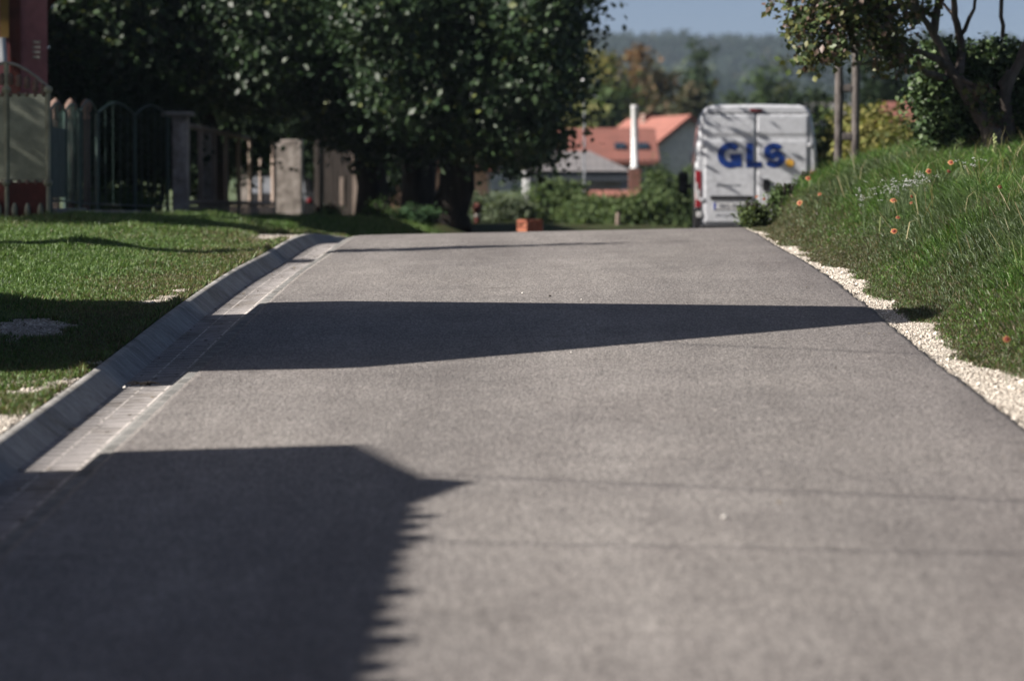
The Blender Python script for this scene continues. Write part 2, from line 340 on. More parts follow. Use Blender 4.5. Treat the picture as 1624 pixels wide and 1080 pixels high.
def gravel(X, Y):          # 1 where crushed stone lies bare
    u = X - cx(Y); n = fbm(X * 2.2, Y * 1.1, 21); n2 = fbm(X * .9, Y * .45, 5)
    wR = .27 + .24 * (n2 - .5) * 2.2 - .10 * sm(26, 40, Y) + .18 * sm(24, 18, Y)
    r = sm(.10, -.10, (u - UR) - wR - (n - .5) * .36) * (u > UR - .1) * (Y < 70)
    def patch(cxp, cy, rx, ry): return sm(1.3, .1, ((X - cxp) / rx) ** 2 + ((Y - cy) / ry) ** 2 + (n - .5) * 2.6 + (fbm(X * 7, Y * 5, 91) - .5) * 1.6)
    l = patch(-3.6, 18.4, 2.3, 5.0) * (u < UL)
    for q in ((-3.55, 27.2, .42, 1.3), (-2.98, 30.6, .16, .7), (-3.0, 45, .30, 2.6), (-2.9, 31.8, .14, .3)): l = np.maximum(l, patch(*q) * (u < UL))
    return np.clip(np.maximum(r, l), 0, 1)
def hit(px, py, off=0., y0=12, y1=140):
    Ys = np.linspace(y0, y1, 2600); p0 = P(px, py, 1.0); X = p0.x * Ys; Z = CAMZ + (p0.z - CAMZ) * Ys; g = H(X, Ys) + off
    i = np.argmax(Z < g); return Vector((X[i], Ys[i], float(H(X[i], Ys[i]))))
# ground sheet: follows the road's curve, so its edges run along it
us = np.unique(np.round(np.concatenate([[-2600, -1500, -800, -400, -200, -120, -80, -60, -45, -35, -28, -22], np.arange(-18, -8, 1.), np.arange(-8, -2.78, .12), [UL - .665, UL - .655, UL - .3, 0, 1.2, UR - .09, UR - .065, UR, UR + .02], np.arange(UR + .08, 6, .08), np.arange(6, 14, .3), np.arange(14, 24, 1.), [28, 35, 45, 60, 80, 120, 200, 400, 800, 1500, 2600]]), 4))
ys = np.unique(np.round(np.concatenate([[-60, -30, -15], np.arange(-10, 14, 2.), np.arange(14, 52, .16), np.arange(52, 100, .5), np.arange(100, 160, 2.), [170, 185, 200, 230, 270, 320, 400, 500, 650, 900, 1200, 1800, 2600, 3600]]), 4))
UU, YY = np.meshgrid(us, ys); XX = UU + cx(YY); ZZ = H(XX, YY)
V = np.stack([XX, YY, ZZ], -1).reshape(-1, 3); nu, ny = len(us), len(ys)
ii = (np.arange(ny - 1)[:, None] * nu + np.arange(nu - 1)[None]).ravel()
gv = gravel(V[:, 0], V[:, 1]); cg = np.zeros((len(V), 3)); cg[:, 0] = gv
tag(link('ground', npmesh('ground', V, np.stack([ii, ii + 1, ii + 1 + nu, ii + nu], 1), cols=cg), M['ground'], smooth=True), kind='structure')
def strip(name, m, prof, ys, kind='structure', jit=None):
    prof = np.array(prof); n = len(prof); U = np.repeat(prof[None, :, 0], len(ys), 0); dz = np.repeat(prof[None, :, 1], len(ys), 0); Yg = np.repeat(ys[:, None], n, 1)
    if jit is not None: U = U + jit(U, Yg)
    z = zroad(U, Yg) + dz; V = np.stack([U + cx(Yg), Yg, z], -1).reshape(-1, 3)
    i = (np.arange(len(ys) - 1)[:, None] * n + np.arange(n - 1)[None]).ravel()
    return npmesh(name, V, np.stack([i, i + 1, i + 1 + n, i + n], 1), uv=np.stack([U.ravel(), Yg.ravel()], 1))
ry = np.concatenate([np.arange(2, 50, .07), np.arange(50, 120, .5)])
def jr(U, Y): return np.where(U > UR - .03, (fbm(Y * 5, U * 0 + 3, 2) - .5) * .05, 0) + np.where(U < UL + .01, (fbm(Y * 6, U * 0 + 8, 4) - .5) * .018, 0)
pr = [(UL - .004, -.05), (UL - .002, .006)] + [(x, .007) for x in np.linspace(UL + .03, UR - .05, 24)] + [(UR - .014, .004), (UR, -.03)]
tag(link('road', strip('road', None, pr, ry, jit=jr), M['asphalt'], smooth=True), kind='structure')
gy = np.concatenate([np.arange(2, 56, .2), np.arange(56, 120, 1.)])
g0 = UL
prof = [(g0 + .02, 0.), (g0 - .055, .0), (g0 - .07, -.004), (g0 - .165, -.080), (g0 - .17, -.083), (g0 - .485, -.086), (g0 - .49, -.082), (g0 - .60, .016), (g0 - .612, .026), (g0 - .65, .037), (g0 - .66, .028), (g0 - .665, -.2)]
me = strip('gutter', None, prof[::-1], gy); go = link('gutter', me, [M['kerb'], M['channel'], M['foot']])
ncol = len(prof) - 1; mi = np.arange(len(me.polygons)) % ncol      # columns run from the kerb back to the road
lut = np.array([0, 0, 0, 0, 0, 0, 1, 1, 2, 2, 2]); lut[5] = 0
me.polygons.foreach_set('material_index', lut[mi].astype(np.int32)); tag(go, kind='structure')
# ---------------------------------------------------------------- blades of grass
def blades(name, X, Y, hgt, wid, lean, col, m):
    n = len(X); Z = H(X, Y); a = rng.uniform(0, 2 * math.pi, n); dx, dy = np.cos(a), np.sin(a); b = rng.uniform(0, 2 * math.pi, n)
    lx, ly = np.cos(b) * lean * hgt, np.sin(b) * lean * hgt; B = np.stack([X, Y, Z - .01], 1)
    S = np.stack([dx, dy, np.zeros(n)], 1) * (wid / 2)[:, None]; Mi = B + np.stack([lx * .35, ly * .35, hgt * .6], 1); T = B + np.stack([lx, ly, hgt * (1 - .35 * lean)], 1)
    V = np.stack([B - S, B + S, Mi - S * .8, Mi + S * .8, T], 1).reshape(-1, 3); k = np.arange(n)[:, None] * 5
    q = k + np.array([[0, 1, 3, 2]]); t = k + np.array([[2, 3, 4]]); C = np.repeat(col, 5, 0)
    return link(name, npmesh(name, V, q, t, C), m)
def scatter(n, f):
    X, Y = f(n); g = gravel(X, Y); u = X - cx(Y)
    keep = (rng.random(n) > g * 1.25 - .02) & ((u > UR + .03) | (u < UL - .672)); return X[keep], Y[keep]
def palette(n, cols, wts, var=.25):
    c = np.array(cols)[rng.choice(len(cols), n, p=np.array(wts) / sum(wts))]; return c * rng.uniform(1 - var, 1 + var, (n, 1)) * 1.2
def fL(n):
    Y = rng.uniform(17.5, 66, n) ** 1.0; xl = -.1391 * Y - 1.0; xr = cx(Y) + UL - .67; return xl + (xr - xl) * rng.random(n), Y
X, Y = scatter(420000, fL)
Ye = rng.uniform(17, 46, 9000); Xe = cx(Ye) + UL - .675 - rng.exponential(.02, 9000); ke = (fbm(Ye * 2.2, Ye * 0, 88) > .42) & (gravel(Xe, Ye) < .5); X = np.concatenate([X, Xe[ke]]); Y = np.concatenate([Y, Ye[ke]]); n = len(X); cl = fbm(X * 1.7, Y * 1.2, 31); e = sm(1.6, .1, UL - .67 - (X - cx(Y)))
h = (.02 + .11 * cl ** 2.4 + .035 * rng.random(n)) * (1 - .35 * e) * (1 + .9 * sm(40, 50, Y)); h[-int(ke.sum()):] = rng.uniform(.03, .11, int(ke.sum())); dry = np.clip(e * .75 + .3 * (fbm(X * .9, Y * .6, 77) - .45) * 3, 0, 1)
gc = palette(n, [(.06, .115, .026), (.09, .15, .04), (.15, .20, .08), (.035, .07, .016)], [4, 3, 1.3, 2.2], .35); dc = palette(n, [(.12, .105, .055), (.18, .145, .085), (.08, .062, .037), (.07, .085, .03)], [3, 2, 3, 3])
k = (rng.random(n) < dry * .8)[:, None]; gc = np.where(k, dc, gc)
tag(blades('grass', X, Y, h, rng.uniform(.003, .007, n) * (1 + Y / 70), rng.uniform(.2, 1.2, n), gc, M['grass']), 'short mown lawn with dry tips left of the kerb', 'grass', kind='stuff')
def fR(n):
    Y = 9 + 55 * rng.random(n) ** .85; xl = cx(Y) + UR + .03; xr = np.maximum(.1276 * Y + 1.0, xl + 1.6); return xl + (xr - xl) * rng.random(n) ** 1.15, Y
X, Y = scatter(860000, fR); n = len(X); d = X - cx(Y) - UR; cl = fbm(X * 2.1, Y * 1.5, 41); cl2 = fbm(X * .8, Y * .5, 42)
h = (.04 + .22 * sm(.25, 1.4, d) * (.25 + cl ** 1.3 * 1.5)) * rng.uniform(.5, 1.3, n) * (1 + .35 * sm(40, 50, Y)); dry = np.clip(sm(1.1, .15, d) * .85 + .45 * (cl2 - .42) * 2, 0, 1)
lush = sm(.35, .65, fbm(X * .7 + 5, Y * .35, 55) + .12 * sm(1.0, 2.2, d))[:, None]; gc = palette(n, [(.05, .085, .024), (.08, .115, .04), (.19, .23, .16), (.026, .046, .014), (.11, .145, .085)], [4, 3, 1.2, 2.8, 1.6], .35) * (1 - lush) + lush * palette(n, [(.055, .12, .02), (.085, .16, .03), (.16, .22, .08), (.026, .06, .012)], [4, 3, 1, 2.5], .3); dc = palette(n, [(.11, .09, .05), (.16, .13, .085), (.07, .052, .035), (.06, .07, .03), (.12, .135, .09)], [3, 2, 3, 4, 2])
k = (rng.random(n) < dry * .85)[:, None]; gc = np.where(k, dc, gc)
ks = rng.random(n) < .004 * sm(.5, 1.5, d); h = np.where(ks, rng.uniform(.3, .55, n), h); gc[ks] = palette(int(ks.sum()), [(.26, .22, .13), (.19, .17, .09), (.16, .19, .08)], [1, 1, 1])
tag(blades('grass', X, Y, h, rng.uniform(.0028, .007, n) * (1 + Y / 80), rng.uniform(.3, 1.4, n), gc, M['grass']), 'long tangled grass on the bank right of the road', 'grass', kind='stuff')
# loose stones in the gravel
def stones(name, X, Y, r, col, dz=0.):
    n = len(X); Z = H(X, Y) + dz; o = np.array([(1, 0, 0), (-.9, .2, 0), (.1, 1, .1), (0, -1, 0), (.1, .1, .75), (0, 0, -.6)]); f = np.array([(0, 2, 4), (2, 1, 4), (1, 3, 4), (3, 0, 4), (2, 0, 5), (1, 2, 5), (3, 1, 5), (0, 3, 5)])
    a = rng.uniform(0, 6.28, n); c, s = np.cos(a), np.sin(a); q = o[None] * rng.uniform(.6, 1.2, (n, 6, 1)) * r[:, None, None]
    v = np.stack([q[..., 0] * c[:, None] - q[..., 1] * s[:, None], q[..., 0] * s[:, None] + q[..., 1] * c[:, None], q[..., 2]], -1) + np.stack([X, Y, Z], 1)[:, None]
    return npmesh(name, v.reshape(-1, 3), tris=(np.arange(n)[:, None, None] * 6 + f[None]).reshape(-1, 3), cols=np.repeat(col, 6, 0))
def fG(n):
    Y = rng.uniform(9, 48, n); s_ = rng.random(n) < .72; X = np.where(s_, cx(Y) + UR + rng.random(n) * .9, -.1391 * Y - .5 + rng.random(n) * (.1391 * Y + .5 + UL - .67)); return X, Y
X, Y = fG(145000); k = gravel(X, Y) > rng.uniform(.25, .8, len(X)); X, Y = X[k], Y[k]; n = len(X)
tag(link('gravel_stones', stones('gravel_stones', X, Y, rng.uniform(.004, .012, n) * (1 + 1.3 * (rng.random(n) < .03)), palette(n, [(.50, .46, .40), (.38, .34, .29), (.22, .19, .16), (.12, .10, .08)], [5, 3, 1.8, .8], .18)), M['stone']), 'pale crushed stone lying in patches along both road edges', 'gravel', kind='stuff')
# ---------------------------------------------------------------- trees and shrubs
def leaves(C, size, col, nrm=None, spread=1.0):
    n = len(C); d = rng.normal(size=(n, 3)); d /= np.linalg.norm(d, axis=1)[:, None]
    if nrm is not None: d = d * spread + nrm; d /= np.linalg.norm(d, axis=1)[:, None]
    a = rng.normal(size=(n, 3)); a[:, 2] -= .6; t = a - d * (a * d).sum(1)[:, None]; t /= np.linalg.norm(t, axis=1)[:, None] + 1e-9; s = np.cross(d, t)
    L = size[:, None]; W = L * .36
    V = np.stack([C - t * L * .5, C - t * L * .05 - s * W + d * L * .08, C + t * L * .5, C - t * L * .05 + s * W + d * L * .08], 1).reshape(-1, 3)
    k = np.arange(n)[:, None] * 4; tr = np.concatenate([k + np.array([[0, 1, 2]]), k + np.array([[0, 2, 3]])])
    return V, tr, np.repeat(col, 4, 0)
def crown_pts(blobs, n, clump=.35, per=26, shell=.55):
    vol = np.array([b[1] * b[2] * b[3] for b in blobs]) ** .75; vol /= vol.sum(); nc = max(1, n // per); out = []; nr = []; cc = []
    for b, f in zip(blobs, vol):
        k = max(1, int(nc * f)); d = rng.normal(size=(k, 3)); d /= np.linalg.norm(d, axis=1)[:, None]; r = rng.random(k) ** shell * rng.uniform(.8, 1.08, k)
        c = np.array(b[0]) + d * r[:, None] * np.array(b[1:4]); cc.append(c)
        q = rng.normal(size=(k, per, 3)) * clump * np.array([1, 1, .6]) * rng.uniform(.5, 1.2, (k, 1, 1)); out.append((c[:, None] + q).reshape(-1, 3)); nr.append(np.repeat(d, per, 0))
    return np.concatenate(out), np.concatenate(nr), np.concatenate(cc)
def tree(name, label, cat, trunks, blobs, n, size, cols, wts, group=None, clump=.35, per=26, shell=.55, mat='leaf', bark='bark', twigs=60, base_pt=None, crown_name='crown', up=.5, sides=9):
    b0 = Vector(base_pt or trunks[0][0][0]); root = empty(name, b0, 0, label, cat, group)
    pts, nr, cc = crown_pts(blobs, n, clump, per, shell); nr = nr * .45 + np.array([0, 0, up]); m = len(pts)
    V, tr, C = leaves(pts - np.array(b0), rng.uniform(.6, 1.3, m) * size, palette(m, cols, wts, .22), nr, .8)
    link(crown_name, npmesh(crown_name, V, tris=tr, cols=C), M[mat], root)
    mb = MB(); allp = []
    for pl, rd in trunks:
        # gentle bends between the given points
        q = [Vector(p) for p in pl]; rr = list(rd) if isinstance(rd, (list, tuple)) else list(np.linspace(rd, rd * .5, len(q)))
        P2 = [q[0]]; R2 = [rr[0]]
        for i in range(len(q) - 1):
            L_ = (q[i + 1] - q[i]).length
            for s in (.33, .66, 1.):
                j = Vector(rng.normal(size=3)) * L_ * .035 * (s < 1); P2.append(q[i].lerp(q[i + 1], s) + j); R2.append((rr[i] * (1 - s) + rr[i + 1] * s) * random.uniform(.93, 1.07))
        mb.tube([p - b0 for p in P2], R2, sides); allp += list(zip(P2, R2))
    far = [(p, r) for p, r in allp if r < max(r for _, r in allp) * .8] or allp
    for i in rng.choice(len(cc), min(twigs, len(cc)), replace=False):
        c = Vector(cc[i]); p, r = min(far, key=lambda a: (a[0] - c).length + random.random() * .3); mid = p.lerp(c, .5) + Vector(rng.normal(size=3)) * .12 * (c - p).length * .6
        mb.tube([p - b0, mid - b0, c - b0], [min(r * .6, .05), min(r * .4, .03), .006], 5, False)
    mb.build('trunk', M[bark], root, True); return root
def bushes(name, label, cat, px, py, Y, wpx, hpx, n, size, cols, wts, group=None, depth=.8, mat='leaf', stems=8, clump=.18, flat=False):
    """shrub whose top sits at photo point px, py; base on the ground"""
    c = P(px, py, Y); s = Y / F; gz = float(H(c.x, Y)); top = c.z; hz = max(top - gz, .4) * 1.12; rx = wpx * s / 2
    blobs = []
    for i in range(7):
        a = random.uniform(-1, 1); hh = random.uniform(.55, 1.0) * (1 - .25 * abs(a)); r = rx * random.uniform(.35, .55)
        blobs.append(((c.x + a * (rx - r * .8), Y + random.uniform(-.5, .5) * depth * rx, gz + (hz * .45 * hh if flat else max(hz * hh - r * .9, r * .5))), r, r, hz * .3 if flat else max(r * .9, hz * hh * .4)))
    tr = [([(c.x + random.uniform(-.3, .3) * rx, Y, gz - .05), (c.x + random.uniform(-.6, .6) * rx, Y + random.uniform(-.2, .2), gz + hz * .7)], [.03, .012]) for _ in range(stems)]
    return tree(name, label, cat, tr, blobs, n, size, cols, wts, group, clump, 20, .45, mat, twigs=20, base_pt=(c.x, Y, gz), crown_name='foliage', sides=6)
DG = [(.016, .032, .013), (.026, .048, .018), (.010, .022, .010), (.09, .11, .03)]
def PP(l, Y): return [tuple(P(x, y, Y + (q[0] if q else 0))) for x, y, *q in l]
def onground(px, Y): p = P(px, 360, Y); return (p.x, Y, float(H(p.x, Y)) - .1)
def blob(px, py, Y, rx, ry, rz): return (tuple(P(px, py, Y)), rx, ry, rz)
# the three dark trees left of the bend
def bigtree(px, Y, r, blobs, n, label, lean=0, **kw):
    g = onground(px, Y); q = Vector(g); top = P(px + lean, 60, Y); fork = P(px + lean * .5, 215, Y)
    tr = [([g, (q.x, Y, q.z + .35), tuple(fork), tuple(top), (top.x, Y, top.z + 2.5)], [r * 1.35, r, r * .85, r * .55, r * .2])]
    for i in range(7):
        b = blobs[i % len(blobs)]; s = fork.lerp(top, random.random() * .9); e = Vector(b[0]) + Vector(rng.normal(size=3)) * .4; tr.append(([tuple(s), tuple(s.lerp(e, .5) + Vector((0, 0, .3))), tuple(e)], [r * .4, r * .25, .03]))
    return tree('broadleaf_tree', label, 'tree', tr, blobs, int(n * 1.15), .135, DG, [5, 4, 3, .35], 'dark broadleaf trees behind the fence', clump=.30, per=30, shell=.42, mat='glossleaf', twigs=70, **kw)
bigtree(590, 72, .33, [blob(560, 60, 69, 2.0, 2.6, 1.5), blob(470, 95, 68, 1.4, 2.2, .75), blob(610, 130, 69, 1.4, 2.4, .9), blob(520, -60, 69, 2.4, 2.8, 1.6), blob(520, 205, 71.5, .5, .9, .3), blob(600, 228, 71, .7, .8, .32), blob(430, 40, 68, 1.5, 2.2, 1.2), blob(630, 180, 70, 1.0, 1.4, .6)], 62000, 'big dark leafy tree, leftmost of three bare trunks by the bend', -20)
bigtree(661, 73, .35, [blob(690, 70, 66.5, 1.55, 3.0, 1.4), blob(670, 150, 67, 1.2, 2.6, .75), blob(755, 165, 68.5, 1.2, 2.0, .8), blob(690, -50, 67, 1.9, 3.0, 1.5), blob(740, 205, 69, .9, 1.2, .5), blob(620, 20, 65, .9, 1.6, .9), blob(680, 228, 71, .75, .9, .36), blob(640, 250, 75, .5, .5, .5)], 56000, 'big dark leafy tree with the middle trunk of three by the bend', 15)
bigtree(712, 68, .33, [blob(800, 60, 66, 1.25, 1.8, 1.4), blob(832, 140, 65, .85, 1.6, .75), blob(780, 190, 66, .85, 1.6, .5), blob(850, 30, 64.5, .6, 1.6, .7), blob(810, -60, 66, 1.4, 2., 1.3), blob(842, 212, 65, .42, 1.1, .36), blob(883, 120, 64.5, .26, .8, .6), blob(842, 240, 66, .28, .8, .3), blob(800, 232, 66, .5, .9, .3), blob(760, 225, 67, .5, 1., .35), blob(720, 175, 67, 1.0, 1.1, .5), blob(880, -40, 64.5, .5, 1.4, .8)], 56000, 'dark leafy tree nearest the road with crown reaching over the bend', 55)
def yardtree(px, Y, blobs, label, n=36000):
    g = onground(px, Y); top = P(px, 40, Y)
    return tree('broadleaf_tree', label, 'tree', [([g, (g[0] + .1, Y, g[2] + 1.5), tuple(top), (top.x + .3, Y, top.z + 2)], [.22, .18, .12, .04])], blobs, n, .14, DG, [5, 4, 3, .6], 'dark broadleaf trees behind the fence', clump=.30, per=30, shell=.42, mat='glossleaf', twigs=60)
yardtree(330, 71, [blob(320, 40, 70, 1.7, 1.6, 1.3), blob(260, 90, 71, 1.4, 1.5, 1.0), blob(390, 100, 70.5, 1.2, 1.4, 1.0), blob(330, -70, 71, 2.2, 2., 1.5), blob(330, 130, 71, 1.4, 1.3, .55), blob(410, 140, 71, .9, 1., .5)], 'dark leafy tree behind the stone pillars and picket fence')
yardtree(150, 68, [blob(150, 50, 68, 1.2, 1.4, 1.2), blob(120, 120, 68, .9, 1.2, .9), blob(200, 130, 68, 1.1, 1.2, .9), blob(160, -60, 68, 1.7, 1.8, 1.4), blob(220, 40, 68, 1.1, 1.3, 1.)], 'dark leafy tree beside the rose coloured house')
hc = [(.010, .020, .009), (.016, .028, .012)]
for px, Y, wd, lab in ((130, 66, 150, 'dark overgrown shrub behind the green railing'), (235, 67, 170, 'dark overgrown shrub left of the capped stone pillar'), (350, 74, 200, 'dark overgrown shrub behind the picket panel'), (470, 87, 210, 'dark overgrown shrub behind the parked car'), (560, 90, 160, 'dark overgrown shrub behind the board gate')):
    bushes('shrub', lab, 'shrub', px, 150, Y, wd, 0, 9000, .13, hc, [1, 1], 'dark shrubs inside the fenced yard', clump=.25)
bushes('shrub', 'low bright green shrub seen through the green railing', 'shrub', 190, 285, 63.5, 120, 0, 3500, .09, [(.05, .09, .03), (.03, .06, .02)], [1, 1], clump=.14)
# tree on the right bank
RG = [(.055, .08, .028), (.10, .105, .035), (.085, .055, .04), (.03, .045, .018)]
Yt = 43.0
g1 = hit(1582, 232); Yt = 42.5
def RP(x, y, dy=0): return tuple(P(x, y, Yt + dy))
gb = RP(1585, 245); gb = (gb[0], gb[1], float(H(gb[0], gb[1])) - .1); gb2 = RP(1598, 245, .5); gb2 = (gb2[0], gb2[1], float(H(gb2[0], gb2[1])) - .1)
tr = [([gb, RP(1568, 200), RP(1530, 140), RP(1508, 115), RP(1500, 92), RP(1478, 50), RP(1455, 12, -.3), RP(1420, -60, -.6)], [.15, .105, .08, .065, .048, .04, .03, .02]),
      ([RP(1516, 122), RP(1525, 85, .3), RP(1520, 50, .3), RP(1514, 15, .3), RP(1520, -60, .3)], [.06, .05, .042, .036, .02]),
      ([gb2, RP(1596, 190, .4), RP(1594, 150, .3), RP(1606, 118, .3), RP(1632, 65, .3), RP(1670, 0, .4)], [.14, .09, .07, .062, .05, .04]),
      ([RP(1594, 148, .3), RP(1590, 132, .3), RP(1600, 112, .2)], [.05, .05, .02]),
      ([RP(1503, 105), RP(1480, 92, -.2), RP(1462, 83, -.3), RP(1430, 80, -.4)], [.05, .04, .03, .012]),
      ([RP(1500, 125), RP(1470, 117, -.2), RP(1440, 108, -.5)], [.045, .035, .012]),
      ([RP(1480, 55), RP(1486, 20), RP(1492, -20)], [.05, .045, .03]),
      ([RP(1455, 15, -.3), RP(1400, 5, -.6), RP(1340, 20, -1), RP(1290, 45, -1.2)], [.04, .035, .025, .01]),
      ([RP(1440, -30, -.5), RP(1380, -20, -.8), RP(1300, 10, -1.2)], [.04, .03, .012]),
      ([RP(1345, -40, -.8), RP(1345, 40, -.8), RP(1350, 75, -.9), RP(1366, 103, -.9)], [.03, .022, .018, .010]),
      ([RP(1330, -60, -1), RP(1310, -5, -1), RP(1330, 50, -1)], [.03, .02, .01]),
      ([RP(1452, 40), RP(1448, 0), RP(1450, -50)], [.035, .03, .03]), ([RP(1520, 60, .3), RP(1545, 15, .3), RP(1560, -40, .3)], [.03, .02, .02]),
      ([RP(1590, 60, .5), RP(1588, 10, .5), RP(1590, -50, .5)], [.025, .025, .025])]
bl = [blob(1300, 20, Yt - 1, .42, .6, .28), blob(1270, 45, Yt - 1, .16, .4, .2), blob(1330, 75, Yt - 1, .42, .6, .22), blob(1285, 88, Yt - 1.1, .22, .4, .17), blob(1400, 45, Yt - .8, .42, .6, .22), blob(1385, -30, Yt - .8, .9, .8, .35), blob(1300, -50, Yt - 1, .5, .7, .3), blob(1250, -6, Yt - 1, .2, .3, .09), blob(1470, -40, Yt, .8, .8, .3), blob(1425, 95, Yt - .6, .26, .5, .22), blob(1360, 15, Yt - 1, .3, .5, .3), blob(1418, 65, Yt - .5, .24, .3, .16), blob(1560, -70, Yt, .9, .8, .3), blob(1460, 20, Yt, .22, .4, .12), blob(1555, 150, Yt - .2, .14, .2, .25), blob(1580, 190, Yt - .3, .1, .2, .14), blob(1240, 10, Yt - 1, .12, .2, .06)]
tree('fruit_tree', 'gnarled many limbed tree with thinning russet leaves on the right bank', 'tree', tr, bl, 10500, .08, RG, [4, 3, 2.5, 3], clump=.10, per=14, shell=.6, mat='glossleaf', bark='bark_light', twigs=230)
iv = [blob(1500, 165, Yt + .3, .28, .4, .34), blob(1480, 205, Yt + .2, .2, .3, .22), blob(1545, 110, Yt + .8, .3, .3, .3), blob(1570, 90, Yt + .9, .3, .3, .18), blob(1490, 85, Yt + .4, .16, .3, .2), blob(1555, 190, Yt + .7, .35, .3, .3), blob(1605, 110, Yt + .8, .25, .3, .35), blob(1635, 180, Yt + .6, .25, .4, .35), blob(1462, 160, Yt + .3, .09, .2, .22), blob(1475, 120, Yt + .3, .12, .2, .15)]
tree('ivy_shrub', 'dense climbing greenery wrapped round the gnarled tree on the bank', 'shrub', [([tuple(P(1540, 240, Yt + .9)), tuple(P(1550, 170, Yt + .9)), tuple(P(1560, 90, Yt + .9))], [.06, .04, .02]), ([tuple(P(1505, 235, Yt + .4)), tuple(P(1500, 160, Yt + .3))], [.04, .015])], iv, 21000, .07, [(.04, .07, .026), (.07, .105, .04), (.018, .032, .012)], [4, 3, 3], clump=.09, per=16, shell=.5, mat='glossleaf', twigs=60, crown_name='foliage')
# background shrubs, hedge line beyond the crest
HG = [(.055, .085, .035), (.08, .11, .045), (.035, .055, .025)]
YB = [(.12, .13, .04), (.16, .15, .05), (.07, .085, .03)]
for px, py, Y, wd, c_, lab in ((765, 300, 84, 90, [(.10, .125, .085), (.07, .095, .06)], 'grey green willowy shrub just right of the dark tree trunks'),
    (812, 308, 82, 80, [(.09, .11, .07), (.065, .085, .05)], 'grey green willowy shrub left of the orange brick stack'),
    (880, 285, 88, 90, HG[:2], 'green hedge shrub right of the orange brick stack'), (945, 300, 86, 110, HG[:2], 'green hedge shrub behind the lamp post'), (1012, 305, 85, 90, HG[:2], 'green hedge shrub behind the wooden stake'),
    (1060, 285, 90, 110, HG[:2], 'green hedge shrub between the wooden stake and the van'), (1050, 272, 100, 44, [(.03, .05, .025), (.05, .07, .03)], 'small dark bush beside the steel chimney'), (1088, 268, 105, 36, HG[:2], 'leafy bush against the gable wall left of the van')):
    bushes('shrub', lab, 'shrub', px, py, Y, wd, 0, 5200, .10, c_, [1] * len(c_), 'shrubs beyond the crest of the road', clump=.16)
for px, py, Y, wd, c_, lab in ((1325, 195, 75, 70, HG[:2], 'green bush behind the twin poles right of the van'), (1400, 190, 62, 110, YB[:2], 'yellow green bush right of the twin poles'), (1450, 195, 60, 90, YB, 'yellow green bush left of the gnarled tree'),
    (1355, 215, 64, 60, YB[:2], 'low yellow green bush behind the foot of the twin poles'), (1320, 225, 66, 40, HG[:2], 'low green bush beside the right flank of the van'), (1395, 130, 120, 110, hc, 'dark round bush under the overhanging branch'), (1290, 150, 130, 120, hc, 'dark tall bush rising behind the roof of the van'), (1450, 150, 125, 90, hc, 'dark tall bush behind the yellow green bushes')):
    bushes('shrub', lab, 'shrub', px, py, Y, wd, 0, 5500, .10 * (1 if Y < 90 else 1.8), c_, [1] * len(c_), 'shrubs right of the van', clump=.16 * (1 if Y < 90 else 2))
# trees in the valley
def vtree(px, py, Y, wpx, cols, lab, kind='round', n=9000, name='broadleaf_tree'):
    c = P(px, py, Y); s = Y / F; gz = float(H(c.x, Y)); hz = c.z - gz; rx = wpx * s / 2; bl = []
    if kind == 'cone':
        for i in range(9):
            t = i / 8; r = rx * (1 - t) ** .8 + .25; bl.append(((c.x + random.uniform(-.1, .1) * rx, Y, gz + hz * (.12 + .85 * t)), r, r, hz * .075))
    else:
        bl.append(((c.x, Y, gz + hz * .6), rx * .8, rx * .8, hz * .38))
        for i in range(8):
            a = random.uniform(0, 6.28); r = rx * random.uniform(.3, .5); t = random.uniform(.35, .9); bl.append(((c.x + math.cos(a) * (rx - r) * (1.2 - t * .5), Y + math.sin(a) * rx * .5, gz + hz * t), r, r, r * .8))
        bl.append(((c.x, Y, c.z - rx * .3), rx * .35, rx * .35, rx * .3))
    return tree(name, lab, 'tree', [([(c.x, Y, gz - .2), (c.x, Y, gz + hz * .5), (c.x, Y, c.z - .5)], [.28, .2, .05])], bl, n, .42, cols, [1] * len(cols), 'trees in the valley beyond the houses', clump=.5, per=22, shell=.45, twigs=20, sides=7)
BR = [(.085, .06, .035), (.06, .05, .03), (.05, .055, .03)]
vtree(955, 84, 215, 110, [(.13, .13, .035), (.08, .10, .03), (.16, .14, .04)], 'tall yellowing tree right of the dark crown on the skyline')
vtree(1010, 80, 230, 55, [(.15, .085, .04), (.11, .075, .04)], 'slim rusty orange tree on the skyline')
vtree(925, 165, 170, 90, [(.15, .15, .06), (.10, .12, .045)], 'pale yellow green tree behind the lamp post', n=6000)
vtree(960, 140, 175, 90, [(.06, .085, .03), (.045, .07, .028)], 'green tree directly behind the tiled roofs', n=7000)
vtree(1045, 112, 200, 120, BR, 'wide brown leaved tree above the tiled roof')
vtree(1095, 140, 190, 90, BR[1:], 'brown leaved tree nearest the left edge of the van', n=7000)
vtree(1107, 70, 240, 55, [(.03, .05, .025), (.045, .06, .03)], 'tall dark conifer standing above the brown trees', 'cone', 9000, 'conifer')
vtree(1208, 112, 230, 46, [(.05, .08, .03), (.04, .06, .025)], 'green conifer, left one of a pair above the van', 'cone', 6000, 'conifer')
vtree(1240, 108, 235, 60, [(.045, .06, .03), (.06, .07, .03)], 'brownish conifer, right one of a pair above the van', 'cone', 6000, 'conifer')
